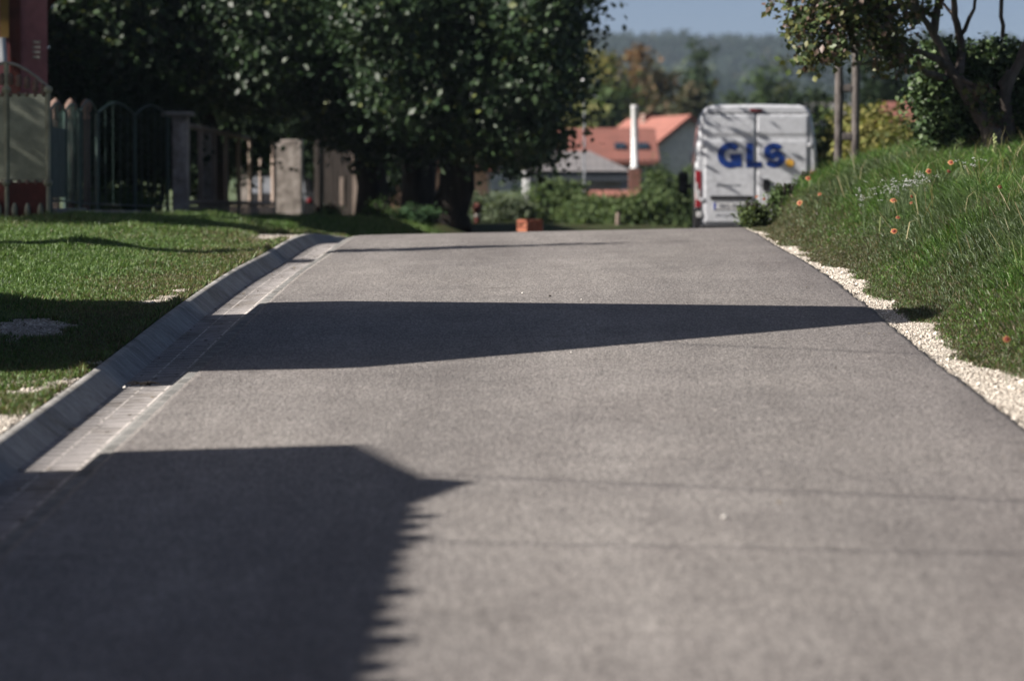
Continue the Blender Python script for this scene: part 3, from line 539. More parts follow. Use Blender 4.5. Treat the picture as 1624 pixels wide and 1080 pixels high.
for px, py, Y, wd, lab in ((1165, 150, 210, 90, 'low green tree just above the left of the van roof'), (1300, 150, 200, 110, 'dark green tree right of the van roof'), (1400, 135, 210, 120, 'dark green tree behind the overhanging branch'), (1480, 120, 215, 130, 'dark green tree behind the gnarled tree'), (1590, 110, 220, 140, 'dark green tree farthest right behind the gnarled tree'), (870, 130, 190, 110, 'dark green tree hidden behind the dark crown')):
    vtree(px, py, Y, wd, [(.035, .055, .025), (.05, .07, .03)], lab, n=6000)
# hills and the far wood
hx = np.concatenate([np.arange(-1800, -300, 60.), np.arange(-300, 600, 12.), np.arange(600, 1900, 60.)]); hy = np.arange(420, 3000, 20.)
def hh(X, Y):
    r = 80 * sm(650, 2000, Y) + (fbm(X * .004, Y * .003, 61) - .5) * 26 * sm(700, 1500, Y); r = r - 40 * sm(2100, 2900, Y); return -8 + r + 6 * sm(1200, 1900, Y) * (fbm(X * .012, Y * 0, 5) - .5) + 3
HX, HY = np.meshgrid(hx, hy); HZ = hh(HX, HY); V = np.stack([HX, HY, HZ], -1).reshape(-1, 3); a, b = len(hx), len(hy)
i = (np.arange(b - 1)[:, None] * a + np.arange(a - 1)[None]).ravel(); tag(link('hills', npmesh('hills', V, np.stack([i, i + 1, i + 1 + a, i + a], 1)), M['hill'], smooth=True), kind='structure')
n = 5200; Yf = rng.uniform(950, 2150, n); Xf = Yf * rng.uniform(-.05, .19, n); wood = fbm(Xf * .006, Yf * .004, 71); k = (wood > .38) | (Yf > 1750); Xf, Yf = Xf[k], Yf[k]; n = len(Xf)
bp = np.stack([Xf, Yf, hh(Xf, Yf)], 1); hgt = rng.uniform(6, 13, n); rw = rng.uniform(3, 6.5, n)
q = rng.normal(size=(n, 34, 3)); q /= np.linalg.norm(q, axis=2)[..., None]; q *= rng.uniform(.55, 1.1, (n, 34, 1)); q = q * np.stack([rw, rw, hgt * .5], 1)[:, None] + bp[:, None]; q[..., 2] += (hgt * .5)[:, None]
fc = np.repeat(palette(n, [(.010, .019, .013), (.015, .024, .015), (.024, .026, .015)], [5, 3, 1], .2), 34, 0); V, tr_, C = leaves(q.reshape(-1, 3), rng.uniform(2.2, 4.2, n * 34), fc, np.tile([[0, -.2, .6]], (n * 34, 1)))
tag(link('forest', npmesh('forest', V, tris=tr_, cols=C), M['leaf']), 'bluish wooded hillside along the skyline', 'forest', kind='stuff')
# ---------------------------------------------------------------- delivery van
VY = 63.7; vx = P(1199, 300, VY).x; vz = float(zroad(vx - float(cx(VY + 1)), VY + 1)) + .0
van = empty('delivery_van', (vx, VY, P(1199, 408, VY).z), math.radians(-1.5), 'white parcel van seen from behind beyond the crest, blue lettering on its rear doors', 'van')
def hw(z):   # half width of the body at height z
    return float(np.interp(z, [.3, .55, 1.0, 1.5, 1.9, 2.3, 2.42, 2.49, 2.52], [.955, .985, 1.01, 1.015, .985, .925, .895, .82, .70]))
def sect(top, n=22, inset=0.0, zb=.34):
    zs = list(np.linspace(zb, top * .93, 14)) + [top * .965, top * .988, top]
    L = []
    for z in zs:
        zz = 2.52 - (top - z) if z > top * .8 else z
        L.append((hw(z if top > 2.4 else min(z * 1.0, 2.0) if z < top * .8 else 2.52 - (top - z)) - inset, z))
    L = [(x, z) for x, z in L]
    return [(-x, z) for x, z in L] + [(0, top + .012)] + [(x, z) for x, z in reversed(L)]
secs = [(0.0, 2.47, .05), (.03, 2.51, .015), (.10, 2.52, 0), (1.5, 2.53, 0), (3.6, 2.53, 0), (3.95, 2.49, .01), (4.25, 2.28, .03), (4.75, 1.72, .03), (5.0, 1.38, .05), (5.25, 1.12, .12), (5.38, .8, .24)]
vs = []; fs = []
for (y, t, ins) in secs:
    s_ = sect(t, inset=ins); ns = len(s_); vs += [(x, y, z) for x, z in s_]
for i in range(len(secs) - 1):
    for k in range(ns): fs.append((i * ns + k, i * ns + (k + 1) % ns, i * ns + ns + (k + 1) % ns, i * ns + ns + k))
fs += [tuple(range(ns)), tuple(range((len(secs) - 1) * ns, len(secs) * ns))]
body = MB().add(vs, fs).build('body', M['van'], van, False)
def panel(poly, y0, y1): return MB().prism(poly, y0, y1)
# rear doors: two leaves, each with its pressed creases
for sd in (-1, 1):
    xo, xi = .875 * sd, .008 * sd
    d = MB(); z0, z1 = .56, 2.37
    cr = lambda z, dd: dd
    rows = [(z0, .0), (z0 + .03, .022), (1.02, .022), (1.9, .024), (1.96, .012), (2.0, .012), (2.05, .024), (2.3, .02), (z1 - .03, .016), (z1, -.006)]
    cols_ = [xi, xi + sd * .03, xo - sd * .05, xo]
    vs = []
    for (z, dd) in rows:
        for j, x in enumerate(cols_): vs.append((x * (1 - .0 * z), -(dd if j in (1, 2) else dd * .3), z))
    fs = [(i * 4 + j, i * 4 + j + 1, i * 4 + 5 + j, i * 4 + 4 + j) for i in range(len(rows) - 1) for j in range(3)]
    # back sheet so the leaf has thickness
    nb = len(vs); vs += [(x, .03, z) for (x, _, z) in vs]; fs += [tuple(nb + q for q in reversed(f)) for f in list(fs)]
    for i in range(len(rows) - 1): fs += [(i * 4, i * 4 + 4, nb + i * 4 + 4, nb + i * 4), (i * 4 + 3, nb + i * 4 + 3, nb + i * 4 + 7, i * 4 + 7)]
    dr = d.add(vs, fs).build('rear_door', M['van'], van)
    for z in (1.86, .95): MB().box(xo - .02 if sd > 0 else xo - .05, xo + .05 if sd > 0 else xo + .02, -.035, .0, z - .035, z + .035, b=.01).build('hinge', M['van'], dr)
    if sd > 0: MB().prism([(.17 + .062 * math.cos(a) * (abs(math.cos(a)) ** -.4 if abs(math.cos(a)) > .05 else 1) , 1.19 + .105 * math.sin(a) * (abs(math.sin(a)) ** -.4 if abs(math.sin(a)) > .05 else 1)) for a in np.linspace(0, 2 * math.pi, 24, endpoint=False)], -.045, -.02).build('handle', M['black'], dr)
MB().box(-.885, .885, .0, .012, .54, 2.39).build('door_seal', M['black'], van)
MB().box(-.10, .10, -.03, .03, 2.40, 2.455, b=.008).build('brake_light', M['darkred'], van)
MB().box(-.93, .93, -.10, .25, .36, .535, b=.03).build('bumper', M['black'], van)
MB().box(-.76, -.06, -.05, -.02, .955, 1.015, b=.006).build('plate_light_bar', M['black'], van)
for sd in (-1, 1):
    tl = MB(); x0, x1 = sorted((sd * .90, sd * 1.002)); tl.box(x0, x1, -.012, .10, .82, 1.43, b=.015); t_ = tl.build('tail_light', M['red'], van)
    q0, q1 = sorted((sd * .925, sd * .995)); MB().box(q0, q1, -.020, .0, .95, 1.12, b=.006).build('clear_lens', M['clear'], t_)
    q0, q1 = sorted((sd * .965, sd * 1.0)); MB().box(q0, q1, -.020, .0, 1.122, 1.23, b=.006).build('clear_lens', M['clear'], t_)
    r0, r1 = sorted((sd * .895, sd * .985)); MB().box(r0, r1, -.03, .02, .66, .755, b=.01).build('reflector', M['clear'], van)
    k0, k1 = sorted((sd * .90, sd * 1.03)); MB().box(k0, k1, -.015, .9, .36, .815, b=.012).build('corner_cladding', M['black'], van)
    mr = MB(); m0, m1 = sorted((sd * 1.07, sd * 1.24)); mr.box(m0, m1, 4.02, 4.14, 1.06, 1.46, b=.05); mm = mr.build('mirror', M['black'], van)
    a0, a1 = sorted((sd * .98, sd * 1.09)); MB().box(a0, a1, 4.05, 4.12, 1.16, 1.24).build('mirror_arm', M['black'], mm)
    for wy in (.95, 4.45):
        wh = MB().lathe([(.2, -.11), (.32, -.115), (.345, -.09), (.345, .09), (.32, .115), (.2, .11)], (sd * .88, wy, .345), 28, 'x').build('wheel', M['rubber'], van, True)
        MB().lathe([(.21, -.02), (.2, .0), (.12, .015), (.05, .03)] if sd > 0 else [(.05, -.03), (.12, -.015), (.2, 0), (.21, .02)], (sd * .985, wy, .345), 20, 'x').build('rim', M['steel'], wh, True)
MB().box(-.86, .86, 4.34, 4.40, 1.80, 2.16, M=Matrix.Translation((0, 0, 0))).build('windscreen', M['glass'], van)
# lettering
def ribbon(path, wd, y0, y1, close=False):
    p = [Vector((x, z)) for x, z in path]; L = []; R = []
    for i in range(len(p)):
        d = (p[min(i + 1, len(p) - 1)] - p[max(i - 1, 0)]).normalized(); n = Vector((-d.y, d.x)) * (wd[i] if isinstance(wd, list) else wd) / 2
        L.append(p[i] + n); R.append(p[i] - n)
    m = MB(); k = len(p); vs = [(q.x, y0, q.y) for q in L + R] + [(q.x, y1, q.y) for q in L + R]
    fs = [(i, i + 1, k + i + 1, k + i) for i in range(k - 1)] + [(2 * k + i, 3 * k + i, 3 * k + i + 1, 2 * k + i + 1) for i in range(k - 1)]
    fs += [(i, 2 * k + i, 2 * k + i + 1, i + 1) for i in range(k - 1)] + [(k + i, k + i + 1, 3 * k + i + 1, 3 * k + i) for i in range(k - 1)] + [(0, k, 3 * k, 2 * k), (k - 1, 3 * k - 1, 4 * k - 1, 2 * k - 1)][:1] + [(k - 1, 3 * k - 1, 4 * k - 1, 2 * k - 1)]
    return m.add(vs, fs)
def arc(cx_, cz, rx, rz, a0, a1, n=26): return [(cx_ + rx * math.cos(math.radians(a)), cz + rz * math.sin(math.radians(a))) for a in np.linspace(a0, a1, n)]
lt = MB(); zb, zt = 1.485, 1.885; hh_ = zt - zb; sw = .112; y0, y1 = -.030, -.0225
gc_ = -.435
G = arc(gc_, (zb + zt) / 2, .195 - sw / 2 + .01, hh_ / 2 - sw / 2 + .012, 42, 318, 30)
for m_ in (ribbon(G, sw, y0, y1),): lt.add(m_.v, m_.f)
lt.box(gc_ + .085, gc_ + .190, y0 - .001, y1, zb + .01, (zb + zt) / 2 + .02); lt.box(gc_ + .005, gc_ + .188, y0 - .002, y1, (zb + zt) / 2 - .075, (zb + zt) / 2 + .018)
lx = -.165; lt.box(lx, lx + .115, y0, y1, zb, zt); lt.box(lx + .113, lx + .255, y0 - .001, y1, zb, zb + .09)
sx = .295; rr = (hh_ / 2 - sw / 2 + .012) / 2 + .012
S = arc(sx, zt - sw / 2 - rr + .006, .115, rr, 32, 250, 22) + arc(sx, zb + sw / 2 + rr - .006, .125, rr, 75, -148, 22)
r_ = ribbon(S, sw * .96, y0, y1); lt.add(r_.v, r_.f); lt.build('logo_letters', M['blue'], van)
MB().lathe([(.07, 0), (.07, .007)], (.555, -.031, 1.555), 28, 'y').build('logo_dot', M['yellow'], van)
def text(s, h, x, y, z, m, name, parent, off=.0, width=None):
    cu = D.curves.new('t', 'FONT'); cu.body = s; cu.size = h * 1.4; cu.extrude = .0015; cu.offset = off; t = D.objects.new('t', cu); COL.objects.link(t)
    dg = bpy.context.evaluated_depsgraph_get(); me = D.meshes.new_from_object(t.evaluated_get(dg)); D.objects.remove(t)
    wx = max(v.co.x for v in me.vertices); k = (width / wx) if width else 1; me.transform(Matrix.Translation((x, y, z)) @ Matrix.Rotation(math.pi / 2, 4, 'X') @ Matrix.Diagonal((k, 1, 1, 1))); me.materials.clear(); return link(name, me, m, parent)
text('gls-group.com', .04, -.66, -.024, 1.175, M['greytext'], 'web_address', van, .0006, .40)
pl = MB().box(-.71, -.19, -.034, -.022, .79, .905, b=.003).build('number_plate', M['plate'], van)
MB().box(-.708, -.665, -.0365, -.0335, .792, .903).build('plate_band', M['eublue'], pl)
text('SBG-068', .075, -.64, -.037, .815, M['greytext'], 'plate_text', pl, .001, .42)
text('ET-UT70', .05, -.66, -.024, .665, M['greytext'], 'fleet_number', van, .0008, .30)
# ---------------------------------------------------------------- fence line on the left
def at(px, Y, z=None):
    p = P(px, 350, Y); return p.x, Y, float(H(p.x, Y)) - .05 if z is None else z
def zz(py, Y): return CAMZ + (330 - py) / F * Y
# metal gate, nearest
YG = 47.; x1 = P(75, 0, YG).x; x0 = P(-85, 0, YG).x; g = empty('metal_gate', ((x0 + x1) / 2, YG, at(75, YG)[2]), 0, 'cream painted double gate with mesh panels and arched top, nearest the camera', 'gate'); gx, gz = g.location.x, g.location.z
def L3(px, py, Y, o): return Vector((P(px, py, Y).x - o.location.x, Y - o.location.y, zz(py, Y) - o.location.z))
xm = P(10, 0, YG).x
for px in (76, 10, -56):
    a = L3(px, 140 if px != 10 else 100, YG, g); MB().tube([(a.x, 0, 0), a], .032, 8).build('post', M['cream'], g); 
    for py in (143, 290): c = L3(px - 4 * 0, py, YG, g); MB().lathe([(.02, -.05), (.05, -.03), (.06, 0), (.05, .03), (.02, .05)], tuple(c), 12).build('ball', M['cream'], g, True)
for (pa, pb) in ((10, 76), (-56, 10)):
    A = L3(pa, 150, YG, g); B = L3(pb, 150, YG, g); lo = L3(pa, 285, YG, g).z
    f = MB(); f.tube([(A.x, 0, lo), (B.x, 0, lo), (B.x, 0, A.z), (A.x, 0, A.z), (A.x, 0, lo)], .02, 6)
    hs = [100, 104, 112, 124, 138] if pa == 10 else [138, 124, 112, 104, 100]
    f.build('frame', M['cream'], g); MB().tube([(A.x + (B.x - A.x) * i / 4, 0, zz(hs[i], YG) - gz) for i in range(5)], .022, 6).build('arch', M['conc'], g)
    mesh = MB()
    for i in range(1, 26): x = A.x + (B.x - A.x) * i / 26; mesh.box(x - .0045, x + .0045, -.004, .004, lo, A.z)
    for i in range(1, 30): z = lo + (A.z - lo) * i / 30; mesh.box(A.x, B.x, -.002, .006, z - .004, z + .004)
    mesh.build('mesh_panel', M['cream'], g)
    for i in range(5):
        x = A.x + (B.x - A.x) * (i + .5) / 5; zt_ = zz(np.interp((i + .5) / 5 * 4, range(5), hs), YG) - gz
        MB().lathe([(.02, -.08), (.045, -.05), (.03, -.01), (.045, .03), (.015, .07)], (x, 0, (A.z + zt_) / 2), 10).build('ornament', M['terra'], g, True)
        MB().lathe([(.015, -.03), (.03, 0), (.015, .03)], (x, 0, A.z), 10).build('ornament', M['terra'], g, True)
        MB().lathe([(.015, -.03), (.03, 0), (.015, .03)], (x, 0, lo - .03), 10).build('ornament', M['terra'], g, True)
    MB().box(A.x + .02, B.x - .02, -.015, .015, .04, lo - .035).build('lower_panel', M['redwall'], g)
    for i in range(3):
        x = A.x + (B.x - A.x) * (i + .6) / 3.2; MB().lathe([(.015, -.09), (.04, -.02), (.03, .05), (.01, .09)], (x, -.02, .2), 10).build('ornament', M['cream'], g, True)
# pale sheet standing behind the gate mesh (curtain of the porch wall)
s_ = MB().box(P(-60, 0, 49).x, P(74, 0, 49).x, 0, .12, 0, zz(150, 49) - zz(300, 49), b=.01); so_ = s_.build('garden_wall', M['sagewall'], None); so_.location = (0, 49, zz(300, 49)); MB
tag(so_, 'pale low wall directly behind the mesh of the metal gate', 'wall')
# green arched railing: posts stand where the photo shows them, the run leads away along the verge
o = empty('railing', at(80, 48.5), 0, 'green painted iron railing with rounded arches on a low footing', 'railing'); O = o.location
rp = [(80, 48.5), (104, 50.1), (127, 51.8), (155, 53.8), (214, 58.), (266, 61.6)]; RPt = []
for px, Y in rp: q = Vector(at(px, Y)) - O; q.z = float(H(q.x + O.x, Y)) - O.z; RPt.append((q, zz(np.interp(px, [80, 266], [176, 186]), Y) - O.z))
for (q, t) in RPt: MB().tube([q, Vector((q.x, q.y, t))], .03, 8).build('post', M['greenpaint'], o)
for k in range(5):
    (a, ta), (b, tb_) = RPt[k], RPt[k + 1]; f = MB(); rise = .10 if k < 2 else .17
    f.tube([a.lerp(b, t) * 1 + Vector((0, 0, (ta + (tb_ - ta) * t) + rise * math.sin(math.pi * t) - a.lerp(b, t).z)) for t in np.linspace(0, 1, 13)], .016, 6)
    f.tube([a + Vector((0, 0, .25)), b + Vector((0, 0, .25))], .014, 6); nb = 5 if k > 1 else 10
    for i in range(1, nb): t = i / nb; p = a.lerp(b, t); f.tube([(p.x, p.y, p.z + .24), (p.x, p.y, ta + (tb_ - ta) * t + rise * math.sin(math.pi * t))], .0055, 5)
    f.build('railing_panel', M['greenpaint'], o)
    d_ = b - a; MB().box(0, Vector((d_.x, d_.y, 0)).length - .004, -.09, .09, -.1, .16, Matrix.Translation(a) @ Matrix.Rotation(math.atan2(d_.y, d_.x), 4, 'Z'), .01).build('footing', M['conc'], o)
q0, q1 = RPt[0], RPt[1]; d_ = q1[0] - q0[0]; MB().box(.04, Vector((d_.x, d_.y, 0)).length - .04, -.003, .003, .3, q0[1] - .25, Matrix.Translation(q0[0]) @ Matrix.Rotation(math.atan2(d_.y, d_.x), 4, 'Z')).build('pale_sheet', M['greensheet'], o)
for px, Y, lab in ((88, 49.5, 'terracotta finial pot on the railing post nearest the metal gate'), (112, 51.2, 'terracotta finial pot, second along the green railing from the gate'), (137, 52.8, 'terracotta finial pot, third along the green railing from the gate')):
    p = P(px, 176, Y); o = MB().lathe([(.03, -.12), (.06, -.10), (.035, -.04), (.075, .02), (.08, .08), (.05, .13), (.0, .17)], (0, 0, 0), 14).build('clay_pot', M['terra'], None, True); o.location = p; tag(o, lab, 'pot', 'clay pots along the railing')
    q = MB().box(-.045, .045, -.045, .045, 0, p.z - .12 - float(H(p.x, Y)), b=.01).build('pot_pillar', M['darkwood'], None); q.location = (p.x, Y, float(H(p.x, Y))); tag(q, 'slim dark post carrying the ' + lab.replace(' on the railing post', '').replace(' finial', ''), 'post', 'slim posts behind the railing')
# stone pillars
def pillar(pxa, pxb, pyt, Y, name, label, cap=True, dp=.34):
    xa, xb = P(pxa, 0, Y).x, P(pxb, 0, Y).x; gz_ = at((pxa + pxb) / 2, Y)[2]; o = empty(name, ((xa + xb) / 2, Y, gz_), 0, label, 'pillar'); h_ = zz(pyt, Y) - gz_; w_ = (xb - xa) / 2
    s = MB().box(-w_, w_, 0, dp, 0, h_, b=.02); sh = s.build('shaft', M['pillar'], o)
    if cap: MB().box(-w_ - .17, w_ + .08, -.1, dp + .1, h_ + .002, h_ + .075, b=.02).build('cap', M['conc'], o)
    return o
pillar(272, 297, 185, 62.0, 'stone_pillar', 'weathered stone gate pillar with flat grey capstone'); pillar(319, 339, 200, 68, 'stone_pillar', 'narrow stone pillar standing behind the left end of the picket panel', False, .25)
pillar(435, 478, 222, 79.0, 'stone_pillar', 'rough stone pillar with peeling plaster right of the picket panel', False, .45)
# picket panel with bars
YA, YB_ = 62.6, 78.5; A = Vector(at(296, YA)); B = Vector(at(434, YB_)); o = empty('picket_fence', A, 0, 'tall weathered timber picket panel between the two big stone pillars', 'fence'); d = B - A
tA, tB = zz(192, YA) - A.z, zz(222, YB_) - A.z
def fp(t, z): return Vector((d.x * t, d.y * t, z))
for t, nm in ((0.0, 'post'), (1.0, 'post')):
    MB().tube([fp(t, 0), fp(t, tA + (tB - tA) * t)], .055, 4).build(nm, M['wood'], o)
MB().tube([fp(0, .36), fp(1, .36)], .045, 4).build('rail', M['wood'], o); MB().tube([fp(0, tA - .08), fp(1, tB - .08)], .045, 4).build('rail', M['wood'], o)
for px in (317, 339, 358, 378, 396, 413):
    t = min(.97, max(.03, (lambda q: q)(0)));
    lo_, hi_ = 0., 1.
    for _ in range(40):
        t = (lo_ + hi_) / 2; Xc = A.x + d.x * t; Yc = A.y + d.y * t
        if P(px, 0, Yc).x > Xc: lo_ = t
        else: hi_ = t
    MB().tube([fp(t, .3), fp(t, tA + (tB - tA) * t - .02)], .045, 6).build('picket', M['wood'], o)
for i in range(24):
    t0 = i / 24 + .003; t1 = (i + 1) / 24 - .003; q = [fp(t0, -.0), fp(t1, -.0), fp(t1, .30 + .02 * random.random()), fp(t0, .30)]; nrm = Vector((-d.y, d.x, 0)).normalized() * .02
    if i == 0: bd = MB()
    bd.add([v for v in q] + [v + nrm for v in q], [(0, 1, 2, 3), (7, 6, 5, 4), (0, 4, 5, 1), (2, 6, 7, 3), (1, 5, 6, 2), (0, 3, 7, 4)])
bd.build('board_plinth', M['wood'], o)
# masonry pieces in the gloom behind the pickets
for (xa, xb, ya, yb, Y, lab) in ((318, 345, 215, 330, 76, 'pale patch of old plastered wall behind the left pickets'), (376, 396, 212, 300, 84, 'brown plastered wall piece behind the right pickets')):
    x0, x1_ = P(xa, 0, Y).x, P(xb, 0, Y).x; z0 = float(H(x0, Y)) - .05; w_ = MB().box(0, x1_ - x0, 0, .25, 0, zz(ya, Y) - z0, b=.02).build('old_wall', M['pillar'], None); w_.location = (x0, Y, z0); tag(w_, lab, 'wall')
# board gate
Y = 82.; xa, xb = P(506, 0, Y).x, P(559, 0, Y).x; gz_ = at(530, Y)[2]; o = empty('board_gate', (xa, Y, gz_), 0, 'tall dark vertical board gate left of the three trunks', 'gate'); h_ = zz(190, Y) - gz_; W_ = xb - xa
bd = MB(); k = 7
for i in range(k): bd.box(W_ * i / k + .004, W_ * (i + 1) / k - .004, 0, .03, .06, h_ - .02 * random.random())
bd.build('boards', M['darkwood'], o); MB().box(W_, W_ + .12, -.03, .12, 0, h_ + .03, b=.008).build('post', M['wood'], o); MB().box(-.1, 0, -.03, .12, 0, h_ + .03, b=.008).build('post', M['darkwood'], o)
MB().box(W_ * .62, W_ * .74, -.012, 0, .55, 1.15, b=.004).build('weathered_plate', M['wood'], o)
# dark car glimpsed between pillar and gate
Y = 86.; cxp = P(478, 0, Y).x; gz_ = float(H(cxp, Y)); car = empty('parked_car', (cxp - .55, Y, gz_), 0, 'black parked car glimpsed between the rough pillar and the board gate', 'car')
prf = [(.0, .3), (.0, .75), (.12, .95), (.55, 1.36), (1.0, 1.46), (2.2, 1.45), (2.9, 1.05), (3.9, .85), (4.05, .6), (4.05, .3)]
vs = []; 
for sx_, zi in ((-.82, 0), (-.72, 1), (.72, 1), (.82, 0)):
    for (yy, z) in prf: vs.append((sx_ if z < 1.0 else sx_ * .84, yy, z + (.02 * zi)))
n_ = len(prf); fs = [(a * n_ + i, a * n_ + i + 1, a * n_ + n_ + i + 1, a * n_ + n_ + i) for a in range(3) for i in range(n_ - 1)] + [tuple(range(n_)), tuple(range(3 * n_, 4 * n_))] + [(0, n_, 2 * n_, 3 * n_), (n_ - 1, 2 * n_ - 1, 3 * n_ - 1, 4 * n_ - 1)]
carb = MB().add(vs, fs).build('body', M['black'], car)
MB().add([(-.62, .12, .99), (.62, .12, .99), (.56, .52, 1.36), (-.56, .52, 1.36), (-.62, .15, .96), (.62, .15, .96), (.56, .56, 1.33), (-.56, .56, 1.33)], [(0, 1, 2, 3), (4, 7, 6, 5), (0, 4, 5, 1), (2, 6, 7, 3), (1, 5, 6, 2), (0, 3, 7, 4)]).build('rear_window', M['steel'], car)
for sx_ in (-1, 1):
    a, b = sorted((sx_ * .66, sx_ * .76)); MB().box(a, b, -.03, .1, .78, .87, b=.02).build('tail_light', M['red'], car)
    for wy in (.75, 3.3): MB().lathe([(.1, -.09), (.3, -.09), (.32, -.06), (.32, .06), (.3, .09), (.1, .09)], (sx_ * .72, wy, .32), 20, 'x').build('wheel', M['rubber'], car, True)
MB().box(-.26, .26, -.03, .0, .5, .61).build('number_plate', M['plate'], car)
MB().add([(.36, -.02, 1.02), (.42, -.02, 1.08), (.70, -.02, .88), (.66, -.02, .81), (.36, .3, 1.02), (.42, .3, 1.08), (.70, .3, .88), (.66, .3, .81)], [(0, 1, 2, 3), (7, 6, 5, 4), (0, 4, 5, 1), (1, 5, 6, 2), (2, 6, 7, 3), (3, 7, 4, 0)]).build('window_glint', M['steel'], car)  # slanted pale strip stands for the glint on the car's window
# rose house
def house(name, label, x0, x1_, y0, y1_, gz, eave, ridge, wallm, roofm, axis='x', over=.4, wins=(), cat='house', ridge_at=.5, tilt=0.0):
    o = empty(name, ((x0 + x1_) / 2, (y0 + y1_) / 2, gz), tilt, label, cat); hx_, hy_ = (x1_ - x0) / 2, (y1_ - y0) / 2
    b = MB().box(-hx_, hx_, -hy_, hy_, -.5, eave)
    if axis == 'x': tri = [(-hy_, eave), (hy_, eave), (-hy_ + 2 * hy_ * ridge_at, ridge)]; b.prism([(a, z - .002) for a, z in tri], -hx_, hx_, Matrix.Rotation(math.pi / 2, 4, 'Z') @ Matrix.Diagonal((1, -1, 1, 1)))
    else: b.prism([(-hx_, eave), (hx_, eave), (-hx_ + 2 * hx_ * ridge_at, ridge)], -hy_, hy_)
    b.build('wall', wallm, o)
    H_ = hy_ if axis == 'x' else hx_; L_ = hx_ if axis == 'x' else hy_; c_ = -H_ + 2 * H_ * ridge_at; s1 = (ridge - eave) / (c_ + H_); s2 = (ridge - eave) / (H_ - c_); t = .14
    po = [(-H_ - over, eave - s1 * over + .01), (c_, ridge + .01), (H_ + over, eave - s2 * over + .01), (H_ + over, eave - s2 * over + t), (c_, ridge + t + .03), (-H_ - over, eave - s1 * over + t)]
    rf = MB(); Mx = Matrix.Rotation(math.pi / 2, 4, 'Z') @ Matrix.Diagonal((1, -1, 1, 1)) if axis == 'x' else None
    rf.prism(po, -L_ - over * .7, L_ + over * .7, Mx); r_o = rf.build('roof', roofm, o); return o, r_o
def window(o, x, y, z, w_, h_, face='-y', fm='whitewall'):
    f = MB(); f.box(x - w_ / 2, x + w_ / 2, y - .05, y + .02, z, z + .06); f.box(x - w_ / 2, x + w_ / 2, y - .05, y + .02, z + h_ - .06, z + h_); f.box(x - w_ / 2, x - w_ / 2 + .06, y - .05, y + .02, z + .06, z + h_ - .06); f.box(x + w_ / 2 - .06, x + w_ / 2, y - .05, y + .02, z + .06, z + h_ - .06); f.box(x - .03, x + .03, y - .045, y + .02, z + .06, z + h_ - .06)
    W = f.build('window', M[fm], o); MB().box(x - w_ / 2 + .06, x + w_ / 2 - .06, y - .015, y - .005, z + .06, z + h_ - .06).build('pane', M['glass'], W)
xr_ = P(75, 0, 56).x
ta_ = math.radians(9.5); ccx = xr_ - (5.5 * math.cos(ta_) + 6 * math.sin(ta_)); ccy = 56 - (5.5 * math.sin(ta_) - 6 * math.cos(ta_))
o, r_o = house('rose_house', 'rose coloured house with ochre strip at the left edge, behind the metal gate', ccx - 5.5, ccx + 5.5, ccy - 6, ccy + 6, 1.6, 3.8, 5.4, M['rose'], M['tiledark'], 'y', tilt=ta_)
def RX(px): return 5.5 - (xr_ - P(px, 0, 56).x) / math.cos(ta_)
hx_ = 5.5; MB().box(RX(2), RX(15), -6.06, -6.0, zz(62, 56) - 1.6, 3.7).build('ochre_strip', M['ochre'], o)
MB().box(RX(16), RX(33), -6.03, -6.0, .9, 3.6).build('recess_panel', M['redwall'], o)
v_ = MB()
for i in range(4): v_.box(RX(52), RX(64), -6.03, -6.0, zz(70 + i * 8, 56) - 1.6, zz(66 + i * 8, 56) - 1.6)
v_.build('wall_vent', M['conc'], o)
MB().tube([(RX(6), -6.1, zz(100, 56) - 1.6), (RX(4), -6.1, zz(62, 56) - 1.6)], .06, 8).build('downpipe', M['steel'], o)
window(o, -2.5, -6.0, 1.6, 1.2, 1.4)
# peach house behind the trunks
Y = 112; xa, xb = P(560, 0, Y).x, P(772, 0, Y).x
o, _ = house('peach_house', 'peach plastered house partly seen between and right of the dark trunks', xa, xb, Y, Y + 7, float(H(xb, Y)), zz(268, Y) - float(H(xb, Y)), zz(225, Y) - float(H(xb, Y)), M['peach'], M['tiledark'], 'x')
window(o, -.4, -3.5, .9, .9, 1.2)
# white outbuilding edge and grey hipped building
def hip(name, label, xa, xb, Y, dep, pe, pr, rxa, rxb, wm, rm, cat='building'):
    gz = float(H((xa + xb) / 2, Y)); o = empty(name, ((xa + xb) / 2, Y + dep / 2, gz), 0, label, cat); w_ = (xb - xa) / 2; d_ = dep / 2; e = zz(pe, Y) - gz; r = zz(pr, Y + dep / 2) - gz
    MB().box(-w_ + .25, w_ - .25, -d_ + .25, d_ - .25, -.5, e - .14).build('wall', wm, o); MB().box(-w_, w_, -d_, d_, e - .28, e, b=.01).build('fascia', M['fascia'], o)
    a, b = rxa - o.location.x, rxb - o.location.x; vs = [(-w_ - .05, -d_ - .05, e + .003), (w_ + .05, -d_ - .05, e + .003), (w_ + .05, d_ + .05, e + .003), (-w_ - .05, d_ + .05, e + .003), (a, 0, r), (b, 0, r)]
    MB().add(vs, [(0, 1, 5, 4), (1, 2, 5), (2, 3, 4, 5), (3, 0, 4), (3, 2, 1, 0)]).build('roof', rm, o); return o, gz
Y = 104; o, gz = hip('garage', 'grey hipped roof outbuilding with dark fascia below the tiled roofs', P(832, 0, Y).x, P(1000, 0, Y).x, Y, 6, 272, 240, P(872, 0, Y).x, P(938, 0, Y).x, M['greywall'], M['tilegrey'], 'garage')
window(o, .6, -2.75, 1.2, .7, .7)
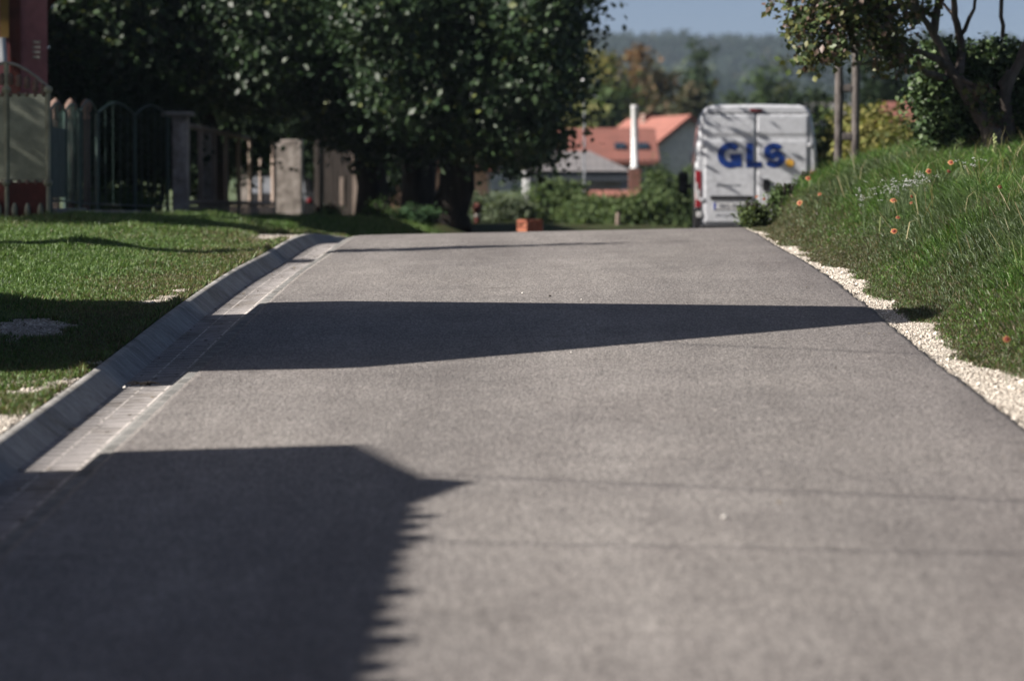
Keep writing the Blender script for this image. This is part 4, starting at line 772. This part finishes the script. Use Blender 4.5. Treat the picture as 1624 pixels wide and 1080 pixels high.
Y = 98; x0, x1_ = P(829, 0, Y).x, P(840, 0, Y).x; z0 = float(H(x0, Y)); w_ = MB().box(0, x1_ - x0, 0, .3, 0, zz(256, Y) - z0, b=.02).build('white_pillar', M['whitewall'], None); w_.location = (x0, Y, z0); tag(w_, 'tall white masonry pier at the left corner of the grey outbuilding', 'pillar')
Y = 100; x0, x1_ = P(900, 0, Y).x, P(1012, 0, Y).x; z0 = float(H(x0, Y)); o = empty('brick_wall', (x0, Y, z0), 0, 'low brick garden wall with red tile coping below the steel chimney', 'wall'); W_ = x1_ - x0
MB().box(0, W_, 0, .25, 0, zz(312, Y) - z0).build('masonry', M['brick'], o); MB().add([(-.05, -.1, zz(312, Y) - z0 + .003), (W_ + .05, -.1, zz(312, Y) - z0 + .003), (W_ + .05, .35, zz(312, Y) - z0 + .003), (-.05, .35, zz(312, Y) - z0 + .003), (-.05, .12, zz(302, Y) - z0), (W_ + .05, .12, zz(302, Y) - z0)], [(0, 1, 5, 4), (2, 3, 4, 5), (0, 4, 3), (1, 2, 5), (0, 3, 2, 1)]).build('coping', M['tile'], o)
# steel chimney on brick stack
Y = 101; xc = P(1007, 0, Y).x; z0 = float(H(xc, Y)); o = empty('chimney', (xc, Y, z0), 0, 'tall pale steel flue standing on a dark brick stack', 'chimney'); zt_ = zz(268, Y) - z0
MB().box(-.16, .16, -.16, .16, -.2, zt_, b=.005).build('brick_stack', M['brick'], o); fl = MB().lathe([(.12, zt_ + .003), (.12, zt_ + .05), (.092, zt_ + .06), (.092, zz(172, Y) - z0), (.10, zz(172, Y) - z0 + .01), (.10, zz(168, Y) - z0)], (0, 0, 0), 18).build('flue', M['whitewall'], o, True)
# red roofed houses: gabled one turned to the right, lower one in front
Y = 132; s_ = Y / F; A_ = math.radians(-24)
gzh = float(H(P(1040, 0, Y).x, Y)); cxh = P(1075, 0, Y).x
o, rf = house('gabled_house', 'gabled house with bright red tiled roof and pale gable wall just left of the van', cxh - 1.75 - .55, cxh + 1.75 - .55, Y, Y + 7, gzh, zz(252, Y) - gzh, zz(190, Y) - gzh, M['greenwall'], M['tile'], 'y', .3, tilt=math.radians(16))
window(o, .35, -3.5, zz(292, Y) - gzh, .7, 1.1); MB().box(-.25, .25, .8, 1.3, zz(215, Y) - gzh, zz(176, Y) - gzh).build('chimney', M['brick'], rf)
Y = 120; xa, xb = P(895, 0, Y).x, P(1035, 0, Y).x; gzh = float(H(xa, Y))
o, rf = house('low_house', 'low house with dull red tiled roof behind the grey outbuilding', xa, xb, Y, Y + 8, gzh, zz(258, Y) - gzh, zz(212, Y + 4) - gzh, M['greywall'], M['tiledark'], 'x', .3)
for px in (985, 1022):
    x = P(px, 0, Y).x - o.location.x; e = zz(258, Y) - gzh; r = zz(212, Y + 4) - gzh; sl_ = (r - e) / 4
    vs = []
    for (dx_, t) in ((-.17, 1.0), (.17, 1.0), (.17, 1.75), (-.17, 1.75)): vs.append((x + dx_, -4 + t, e + sl_ * t + .17))
    vs += [(a, b, c + .05) for a, b, c in vs]; MB().add(vs, [(0, 3, 2, 1), (4, 5, 6, 7), (0, 1, 5, 4), (1, 2, 6, 5), (2, 3, 7, 6), (3, 0, 4, 7)]).build('skylight', M['glass'], rf)
# red roofed house far right behind the bushes
Y = 95; xa, xb = P(1432, 0, Y).x, P(1520, 0, Y).x; gzh = float(H(xa, Y))
o, rf = house('brick_house', 'brick house with red roof peeping out left of the gnarled tree', xa, xb, Y, Y + 6, gzh, zz(206, Y) - gzh, zz(168, Y) - gzh, M['brick'], M['tiledark'], 'x', .3)
Y = 150; xa, xb = P(1285, 0, Y).x, P(1352, 0, Y).x; gzh = float(H(xa, Y))
o, rf = house('white_house', 'far pale house glimpsed between the twin poles', xa, xb, Y, Y + 6, gzh, zz(185, Y) - gzh, zz(168, Y) - gzh, M['whitewall'], M['tilegrey'], 'x', .3)
# ---------------------------------------------------------------- poles and small things beyond the crest
Y = 58.5; p = P(1344, 0, Y); z0 = float(H(p.x, Y)) - .2; o = empty('utility_pole', (p.x, Y, z0), 0, 'twin legged weathered concrete utility pole right of the van', 'pole')
for px in (1331, 1357): x = P(px, 0, Y).x - p.x; MB().tube([(x + random.uniform(-.012, .012), random.uniform(-.01, .01), z_) for z_ in np.linspace(0, 7.5, 16)], [random.uniform(.056, .072) for _ in range(16)], 9).build('leg', M['pole'], o, True)
for py in (141, 217): z = zz(py, Y) - z0; MB().box(-.08, .08, -.05, .05, z - .06, z + .06, b=.02).build('spacer', M['pole'], o)
Y = 90; p = P(927, 0, Y); z0 = float(H(p.x, Y)); o = empty('street_lamp', (p.x, Y, z0), 0, 'slender grey lamp post with small white globe beside the dark crown', 'lamp post')
MB().tube([(0, 0, 0), (0, 0, 1), (0, 0, zz(138, Y) - z0)], [.035, .025, .018], 8).build('post', M['steel'], o); MB().lathe([(.02, -.07), (.09, -.05), (.12, 0), (.10, .06), (.03, .09)], (0, 0, zz(132, Y) - z0), 16).build('lamp_globe', M['whitewall'], o, True)
MB().box(-.02, .3, -.02, .02, zz(155, Y) - z0, zz(153, Y) - z0).build('bracket', M['steel'], o)
Y = 78; p = P(980, 0, Y); z0 = float(H(p.x, Y)); o = MB().tube([(0, 0, -.1), (.01, 0, zz(337, Y) - z0)], [.05, .042], 7).build('wooden_stake', M['wood'], None); o.location = (p.x, Y, z0); tag(o, 'short pale wooden stake just beyond the crest', 'stake')
Y = 66; x0 = P(824, 0, Y).x; z0 = float(H(x0, Y)); t = zz(348, Y) - z0; o = empty('brick_stack', (x0 + .12, Y, z0), math.radians(24), 'low stack of new orange bricks beside the road beyond the crest', 'brick stack')
nl = max(2, int(t / .07))
for l in range(nl):
    for i in range(3):
        for j in range(2): MB().box(i * .105 + .002, i * .105 + .101, j * .21 + .002, j * .21 + .206, l * t / nl, (l + 1) * t / nl - .006, b=.004).build('brick', M['newbrick'], o)
Y = 76; x0 = P(757, 0, Y).x; z0 = float(H(x0, Y)); t = zz(322, Y) - z0; o = empty('marker_post', (x0, Y, z0), 0, 'short dark red post with a pale band in front of the willowy shrub', 'post')
MB().lathe([(.06, -.05), (.06, t * .3)], (0, 0, 0), 14).build('foot', M['redwall'], o, True); MB().lathe([(.055, t * .3 + .002), (.055, t * .48)], (0, 0, 0), 14).build('band', M['conc'], o, True); MB().lathe([(.07, t * .48 + .002), (.09, t * .7), (.085, t * .9), (.04, t)], (0, 0, 0), 14).build('head', M['redwall'], o, True)
# ---------------------------------------------------------------- flowers on the bank
def flower(px, py, size, kind, label, tilt=1.0, grp='orange blanket flowers on the bank'):
    g_ = hit(px, py, .34 if py < 300 else .26, 20); g_ = g_ if g_.y > 21 else Vector((P(px, py, 46.5).x, 46.5, float(H(P(px, py, 46.5).x, 46.5)))); c = P(px, py, g_.y); o = empty('wildflower' if kind != 'white' else 'white_wildflower', g_, 0, label, 'flower', grp); b = c - g_
    MB().tube([(0, 0, -.02), (b.x * .5 + random.uniform(-.02, .02), .01, b.z * .55), (b.x, 0, b.z)], [.003, .0025, .002], 5).build('stem', M['stemgreen'], o); size *= .8
    R = Matrix.Translation(b) @ Matrix.Rotation(tilt + random.uniform(-.2, .2), 4, 'X') @ Matrix.Rotation(random.uniform(-.5, .5), 4, 'Y'); k = 11; vs = []; fs = []; cl = []
    for i in range(k):
        a = 2 * math.pi * i / k + random.uniform(-.1, .1); r = size * random.uniform(.85, 1.1); w_ = .26 * size
        for (rr_, ww, hz_, cc_) in ((.25, .35, 0, (.26, .04, .03)), (.62, .9, .02, (.40, .13, .07)), (1.0, .75, .0, (.62, .36, .16)), (1.0, -.75, .0, (.62, .36, .16)), (.62, -.9, .02, (.40, .13, .07)), (.25, -.35, 0, (.26, .04, .03))):
            vs.append(R @ Vector((math.cos(a) * r * rr_ - math.sin(a) * w_ * ww, math.sin(a) * r * rr_ + math.cos(a) * w_ * ww, hz_ * r - (rr_ ** 2) * r * .18 + .0006 * i))); cl.append(cc_)
        n0 = i * 6; fs += [(n0, n0 + 1, n0 + 4, n0 + 5), (n0 + 1, n0 + 2, n0 + 3, n0 + 4)]
    link('petals', npmesh('petals', vs, fs, cols=np.array(cl) * (1 if kind == 'open' else .6)), M['petal'], o)
    cm = MB().lathe([(.28 * size, -.1 * size), (.33 * size, .1 * size), (.2 * size, .3 * size), (.02 * size, .36 * size)], (0, 0, 0), 10); cm.v = [tuple(R @ Vector(v)) for v in cm.v]; cm.build('flower_head', M['darkred'], o, True)
M['stemgreen'] = plain('stem_green', (.07, .11, .04), None, 9, .7, .3, 0); M['whitepetal'] = plain('white_petal', (.62, .63, .62), None, 30, .7, .2, 0)
for px, py, s, k_, lab in ((1417, 318, .040, 'open', 'large open orange and red flower in the middle of the bank, near the white blossoms'), (1418, 367, .036, 'open', 'orange flower seen side on, lowest on the bank'), (1446, 312, .022, 'bud', 'small rusty flower head just right of the large open one'), (1445, 322, .018, 'bud', 'small rusty seed head below the other one right of the large open flower'),
    (1508, 258, .036, 'open', 'orange flower high on the bank below the gnarled tree'), (1473, 272, .036, 'open', 'orange flower on the upper bank left of the highest one'), (1505, 272, .026, 'bud', 'yellowish flower just under the highest orange one'), (1282, 283, .040, 'open', 'orange flower nearest the right flank of the van'), (1268, 322, .040, 'open', 'reddish flower low on the bank right of the van doors'),
    (1424, 345, .026, 'bud', 'dark withered flower head between the two big orange flowers'), (1586, 297, .024, 'bud', 'small brown flower head near the right edge'), (1200, 312, .028, 'bud', 'small red flower in the weeds at the lower right corner of the van'), (1212, 316, .028, 'bud', 'small red flower right beside the one at the corner of the van'), (1300, 308, .03, 'bud', 'faded pink flower in the middle left of the bank'), (1597, 538, .028, 'bud', 'small orange flower low down at the right edge')):
    flower(px, py, s, k_, lab)
# clusters of small white blossoms (one plant each) and the tall seed stalk
for px, py, k_, lab in ((1436, 293, 26, 'largest spray of tiny white blossoms above the large orange flower'), (1408, 302, 15, 'spray of tiny white blossoms left of the largest one'), (1462, 284, 15, 'spray of tiny white blossoms right of the largest one'), (1372, 307, 9, 'small spray of white blossoms, leftmost on the bank'), (1545, 258, 9, 'spray of white blossoms on the crest below the gnarled tree'), (1372, 320, 5, 'small spray of white blossoms below the leftmost one')):
    g_ = hit(px, py, .36); c = P(px, py, g_.y); o = empty('white_wildflower', g_, 0, lab, 'flower', 'white blossom sprays on the bank'); b = c - g_; st = MB(); hd = MB()
    for i in range(k_):
        e = b + Vector((random.gauss(0, .07), random.gauss(0, .12), random.gauss(0, .035))); st.tube([(b.x * .2, 0, 0), (b.x * .5 + e.x * .3, e.y * .4, e.z * .6), tuple(e)], [.002, .0015, .001], 4, False)
        for j in range(5): hd.lathe([(.002, -.002), (.0062, 0), (.002, .003)], tuple(e + Vector((random.gauss(0, .014), random.gauss(0, .014), random.gauss(0, .007)))), 6)
    st.build('stems', M['stemgreen'], o); hd.build('blossoms', M['whitepetal'], o, True)
g_ = hit(1580, 248, .15); c = P(1579, 214, g_.y); b = c - g_; o = empty('seed_stalk', g_, 0, 'tall pale green seed stalk standing up in front of the gnarled tree', 'plant')
MB().tube([(0, 0, -.02), (b.x * .5 + .01, 0, b.z * .5), tuple(b)], [.006, .005, .003], 6).build('stem', M['stemgreen'], o); sd = MB()
for i in range(22): t = .45 + .55 * i / 21; sd.lathe([(.003, -.012), (.012, 0), (.003, .014)], (b.x * t + random.gauss(0, .012), random.gauss(0, .012), b.z * t), 6)
sd.build('seed_head', M['palegreen'] if 'palegreen' in M else plain('pale_green', (.32, .36, .16), None, 9, .7, .3, 0), o, True)
# weeds: broad-leaved plants at the corner of the van and along the fence foot
for px, py, Y, wp, n_, c_, lab in ((1205, 340, 46, 84, 2600, [(.075, .10, .04), (.045, .065, .028)], 'dark leafy weed at the lower right corner of the van'), (1245, 342, 47.5, 50, 1800, [(.075, .11, .045), (.05, .08, .03)], 'pale leafy weed hiding the right rear door bottom'), (1278, 312, 48.5, 44, 1400, [(.07, .11, .04), (.05, .08, .03)], 'leafy weed below the right tail light of the van'),
    (515, 335, 68, 60, 1200, [(.09, .14, .05), (.06, .10, .04)], 'bright leafy weed at the foot of the board gate'), (655, 342, 66, 70, 1500, [(.06, .12, .06), (.05, .09, .045)], 'bluish green weed at the foot of the middle trunk'), (680, 346, 66, 40, 900, [(.06, .12, .06), (.05, .09, .045)], 'bluish green weed left of the rightmost trunk'), (605, 348, 66, 60, 1000, [(.045, .08, .03), (.035, .06, .02)], 'low weed at the foot of the leftmost trunk'),
    (130, 332, 58, 26, 500, [(.14, .16, .06), (.1, .12, .05)], 'small yellowish weed at the foot of the green railing')):
    bushes('weed', lab, 'weed', px, py, Y, wp, 0, n_, .045, c_, [1] * len(c_), 'leafy weeds in the verge', clump=.06, flat=px > 1100)
# twig in the gutter, pebbles on the road
p = hit(225, 596, 0); tb = MB(); Y = 24.0; x = P(226, 600, Y).x; z = float(zroad(x, Y)) - .082
for i in range(9): a = random.uniform(-.35, .35) + (math.pi if i % 3 == 0 else 0); l = random.uniform(.05, .14); tb.tube([(random.gauss(0, .03), random.gauss(0, .02), .01), (math.cos(a) * l * .5, math.sin(a) * l * .5, .03), (math.cos(a) * l, math.sin(a) * l, .015)], [.005, .004, .002], 5)
o = tb.build('dry_twig', M['bark'], None); o.location = (x, Y, z); tag(o, 'little tangle of dry twigs lying in the shaded gutter', 'twig')
for px, py, r, lab in ((829, 466, .016, 'pale pebble on the sunlit asphalt left of the dark one'), (872, 471, .015, 'dark pebble on the sunlit asphalt above the long shadow'), (922, 476, .012, 'white pebble just above the long shadow near mid road'), (198, 617, .02, 'white pebble in the sunlit channel left of the twig shadow'), (906, 560, .012, 'white pebble just below the long shadow'), (1149, 822, .015, 'pale pebble right of centre in the near road')):
    Ys = np.linspace(12, 44, 4000); p0 = P(px, py, 1.0); zs = CAMZ + (p0.z - CAMZ) * Ys; xs = p0.x * Ys; gr_ = zroad(xs, Ys) + np.where(xs < UL - .17, -.082, .008); i = np.argmax(zs < gr_)
    me = stones('pebble', np.array([0.]), np.array([0.]), np.array([r]), np.array([[.05, .045, .04]] if 'dark' in lab[:5] else [[.6, .58, .54]])); me.transform(Matrix.Translation((0, 0, -float(H(0, 0))))); o = link('pebble', me, M['stone'], None); o.location = (xs[i], Ys[i], gr_[i] + r * .4); tag(o, lab, 'pebble', 'pebbles on the road')
# dead leaves and grit blown over the road edges and into the channel
n = 520; Yl = rng.uniform(15, 44, n); side = rng.random(n); ul = np.where(side < .45, UL - rng.uniform(.17, .48, n), np.where(side < .6, UL + rng.exponential(.25, n), np.where(side < .85, UR - rng.exponential(.3, n), rng.uniform(UL, UR, n)))); ul = np.clip(ul, UL - .47, UR - .02)
zl_ = zroad(ul, Yl) + np.where(ul < UL - .17, -.080, np.where(ul < UL - .05, .014 - (UL - .05 - ul) * .7, .014)); pts = np.stack([ul + cx(Yl), Yl, zl_], 1); Vl, tl, Cl = leaves(pts, rng.uniform(.008, .035, n) * np.where(ul > UL, .7, 1.1), palette(n, [(.10, .07, .035), (.16, .12, .06), (.05, .04, .03), (.4, .37, .33)], [4, 2, 4, 2]), np.tile([[0, 0, 1.]], (n, 1)), .35)
Vl[:, 2] = np.maximum(Vl[:, 2], np.repeat(zl_, 4) - .002); tag(link('leaf_litter', npmesh('leaf_litter', Vl, tris=tl, cols=Cl), M['stone']), 'scattered dry leaves and grit on the road edges and in the gutter', 'leaf litter', kind='stuff')
# ---------------------------------------------------------------- neighbours that stand left of the frame and shade the road
C_ = math.cos(AZ) / math.tan(EL); S_ = math.sin(AZ) / math.tan(EL)
def cast(X, Y, h): return X - h * C_, Y - h * S_      # where a point h above the road must stand to shade (X, Y)
gzr = float(zr(27)); Hr = 6.4; He = 3.1; ax, ay = cast(3.9, 27.95, Hr); n1, n2 = cast(3.9 - (Hr - He) * C_ * 1.0, 24.05 - 0, He), None
yn = cast(0, 24.0, He)[1]; yf = cast(0, 30.3, He)[1]
o = empty('neighbour_house', (ax - 4, (yn + yf) / 2, gzr - .05), 0, 'steep gabled house standing beside the verge, its pointed shadow crossing the road', 'house'); cy = (yn + yf) / 2; w_ = (yf - yn) / 2
Mx = Matrix.Rotation(math.pi / 2, 4, 'Z') @ Matrix.Diagonal((1, -1, 1, 1)); pk = ay - cy
MB().box(-4, 3.75, -w_ + .3, w_ - .3, -.3, He - .15).prism([(-w_ + .3, He - .152), (w_ - .3, He - .152), (pk, Hr - .75)], -4, 3.75, Mx).build('wall', M['whitewall'], o)
MB().prism([(-w_, He - .12), (-w_, He), (pk - .14 * (pk + w_), Hr - .14 * (Hr - He)), (pk + .14 * (w_ - pk), Hr - .14 * (Hr - He)), (w_, He), (w_, He - .12), (pk + .14 * (w_ - pk), Hr - .14 * (Hr - He) - .14), (pk - .14 * (pk + w_), Hr - .14 * (Hr - He) - .14)], -4.2, 4.0, Mx).build('roof', M['tiledark'], o)
def eastwin(o, x, yc, z, w, h): 
    f = MB().box(x, x + .05, yc - w / 2, yc + w / 2, z, z + h).build('window', M['wood'], o); MB().box(x + .05, x + .056, yc - w / 2 + .07, yc + w / 2 - .07, z + .07, z + h - .07).build('pane', M['glass'], f)
eastwin(o, 3.75, -1., 1, 1, 1.2); eastwin(o, 3.75, 1., 1, 1, 1.2)
# long low house: its tiled eave runs along the road
gz2 = float(zr(14)); He2 = 3.3; ex, ey = cast(-.51, 17.2, He2); k2 = .612; run = 5.4; rt_ = -.062
ey += .45; o = empty('long_house', (ex - run * math.cos(rt_) + 10 * math.sin(rt_), ey - run * math.sin(rt_) - 10 * math.cos(rt_), gz2 + .12), rt_, 'long low house beside the near verge, its wavy tiled eave shading the road', 'house')
MB().box(-run + .5, run - .5, -9.9, 9.7, -.5, He2 - .2).prism([(-run + .5, He2 - .202), (run - .5, He2 - .202), (0, He2 + (run - .5) * k2 - .15)], -9.9, 9.7).build('wall', M['peach'], o)
rf = MB().prism([(-run, He2 - .05), (0, He2 + run * k2 - .05), (run, He2 - .05), (run, He2 + .02), (0, He2 + run * k2 + .02), (-run, He2 + .02)], -10, 10)
yy = -10.
while yy < 9.8:                              # tile ends project past the eave by uneven amounts
    wt = random.uniform(.12, .24); l = random.uniform(.02, .20); rf.prism([(run - .1, He2 - .05), (run + l * .5, He2 - .045), (run + l, He2 - .01), (run + l * .6, He2 + .012), (run - .1, He2 + .018)], yy, yy + wt); yy += wt + random.uniform(.05, .22)
pl_ = [(run - .1, 8.7), (run + .12, 9.3), (run + .18, 9.55), (run + .27, 9.80), (run + .10, 9.96), (run - .1, 9.99)]; rf.add([(x, y, He2 + .013) for x, y in pl_] + [(x, y, He2 - .06) for x, y in pl_], [tuple(range(6)), tuple(range(11, 5, -1))] + [(i, (i + 1) % 6, (i + 1) % 6 + 6, i + 6) for i in range(6)])  # corner plate added to widen the tip of the eave's shadow
rf.build('roof', M['tile'], o)
for yc in (-6, -2, 2, 6): eastwin(o, run - .5, yc, 1, 1.1, 1.3)
# slim conifer whose shadow lies across the crest, and unseen trees added to shade gate and railing
def offtree(name, x, Y, h_, r, lab, cone=True, n=9000, z=None, base_h=None):
    gz = float(H(x, Y)); bl = []
    if cone:
        for i in range(10): t = i / 9; bl.append(((x, Y, gz + h_ * (.08 + .88 * t)), r * (1 - t) ** .7 + .05, r * (1 - t) ** .7 + .05, h_ * .07))
    else:
        for i in range(10): a = random.uniform(0, 6.28); bl.append(((x + math.cos(a) * r * .55, Y + math.sin(a) * r * .55, gz + h_ * random.uniform(.45, .85)), r * .55, r * .55, r * .45))
    tree(name, lab, 'tree', [([(x, Y, gz - .1), (x, Y, gz + h_ * .6), (x, Y, gz + h_ * .9)], [.16, .1, .03])], bl, n, .16 if not cone else .1, DG, [5, 4, 3, .4], clump=.16 if cone else .3, per=24, twigs=20)
x_, y_ = cast(.4, 42.6, 4.6); offtree('conifer', x_, 38.9, 5.2, .72, 'slim conifer left of the frame casting the thin shadow over the crest', True, 8000)
for x_, y_, h_, r_, lab in ((-11.5, 45.6, 7.2, 2.2, 'unseen round tree added left of the frame to shade the metal gate'), (-12.6, 51.0, 6.6, 2.2, 'unseen round tree added in front of the rose house to shade the railing'), (-10.5, 36.9, 3.4, 1.0, 'small round tree left of the frame on the lawn')): offtree('broadleaf_tree', x_, y_, h_, r_, lab, False, 12000)
# overhead cables and their poles
def cable(Xa, Ya, Xb, Yb, h, label):
    a = cast(Xa, Ya, h); b = cast(Xb, Yb, h); dx_, dy_ = b[0] - a[0], b[1] - a[1]; L = math.hypot(dx_, dy_); ux, uy = dx_ / L, dy_ / L; z = float(zr(Ya)) + h
    p0 = Vector((a[0] - ux * 9, a[1] - uy * 9, z + .25)); p1 = Vector((b[0] + ux * 22, b[1] + uy * 22, z + .9)); pts = []
    for i in range(25): t = i / 24; q = p0.lerp(p1, t); q.z -= .55 * 4 * t * (1 - t) * .5; pts.append(q)
    o = MB().tube([q - p0 for q in pts], .012, 6).build('overhead_cable', M['black'], None); o.location = p0; tag(o, label, 'cable', 'overhead cables crossing the road'); return p0, p1
e1 = cable(-.2, 17.35, 2.04, 16.0, 6.2, 'overhead cable whose faint shadow crosses the road by the eave tip'); e2 = cable(-.36, 15.1, 1.84, 14.4, 6.6, 'overhead cable whose faint shadow lies nearest the camera'); e3 = cable(.43, 25.5, 2.4, 23.9, 6.4, 'overhead cable whose faint shadow lies just below the long shadow'); 
for (pa, pb), lab in zip((e1, e2, e3), ('first', 'second', 'third')):
    for p, sd in ((pa, 'left'), (pb, 'right')):
        gz_ = float(H(p.x, p.y)); o = MB().tube([(0, 0, -.3), (0, 0, p.z - gz_ + .15)], [.12, .08], 10).build('cable_pole', M['wood'], None, True); o.location = (p.x, p.y, gz_); tag(o, 'timber pole at the %s end of the %s overhead cable' % (sd, lab), 'pole', 'timber poles carrying the cables')
# ---------------------------------------------------------------- haze
HZ_ON = True
if HZ_ON:
    hb = MB().box(-2500, 2500, -80, 3400, -30, 130).build('haze', None, None); hb.data.materials.clear(); m = D.materials.new('haze_air'); m.use_nodes = True; nt = m.node_tree; nt.nodes.remove(nt.nodes['Principled BSDF'])
    pv = nt.nodes.new('ShaderNodeVolumePrincipled'); pv.inputs['Color'].default_value = (.62, .78, .95, 1); pv.inputs['Density'].default_value = .00010; nt.links.new(pv.outputs[0], nt.nodes['Material Output'].inputs['Volume']); hb.data.materials.append(m); tag(hb, kind='stuff'); sc.cycles.volume_bounces = 0
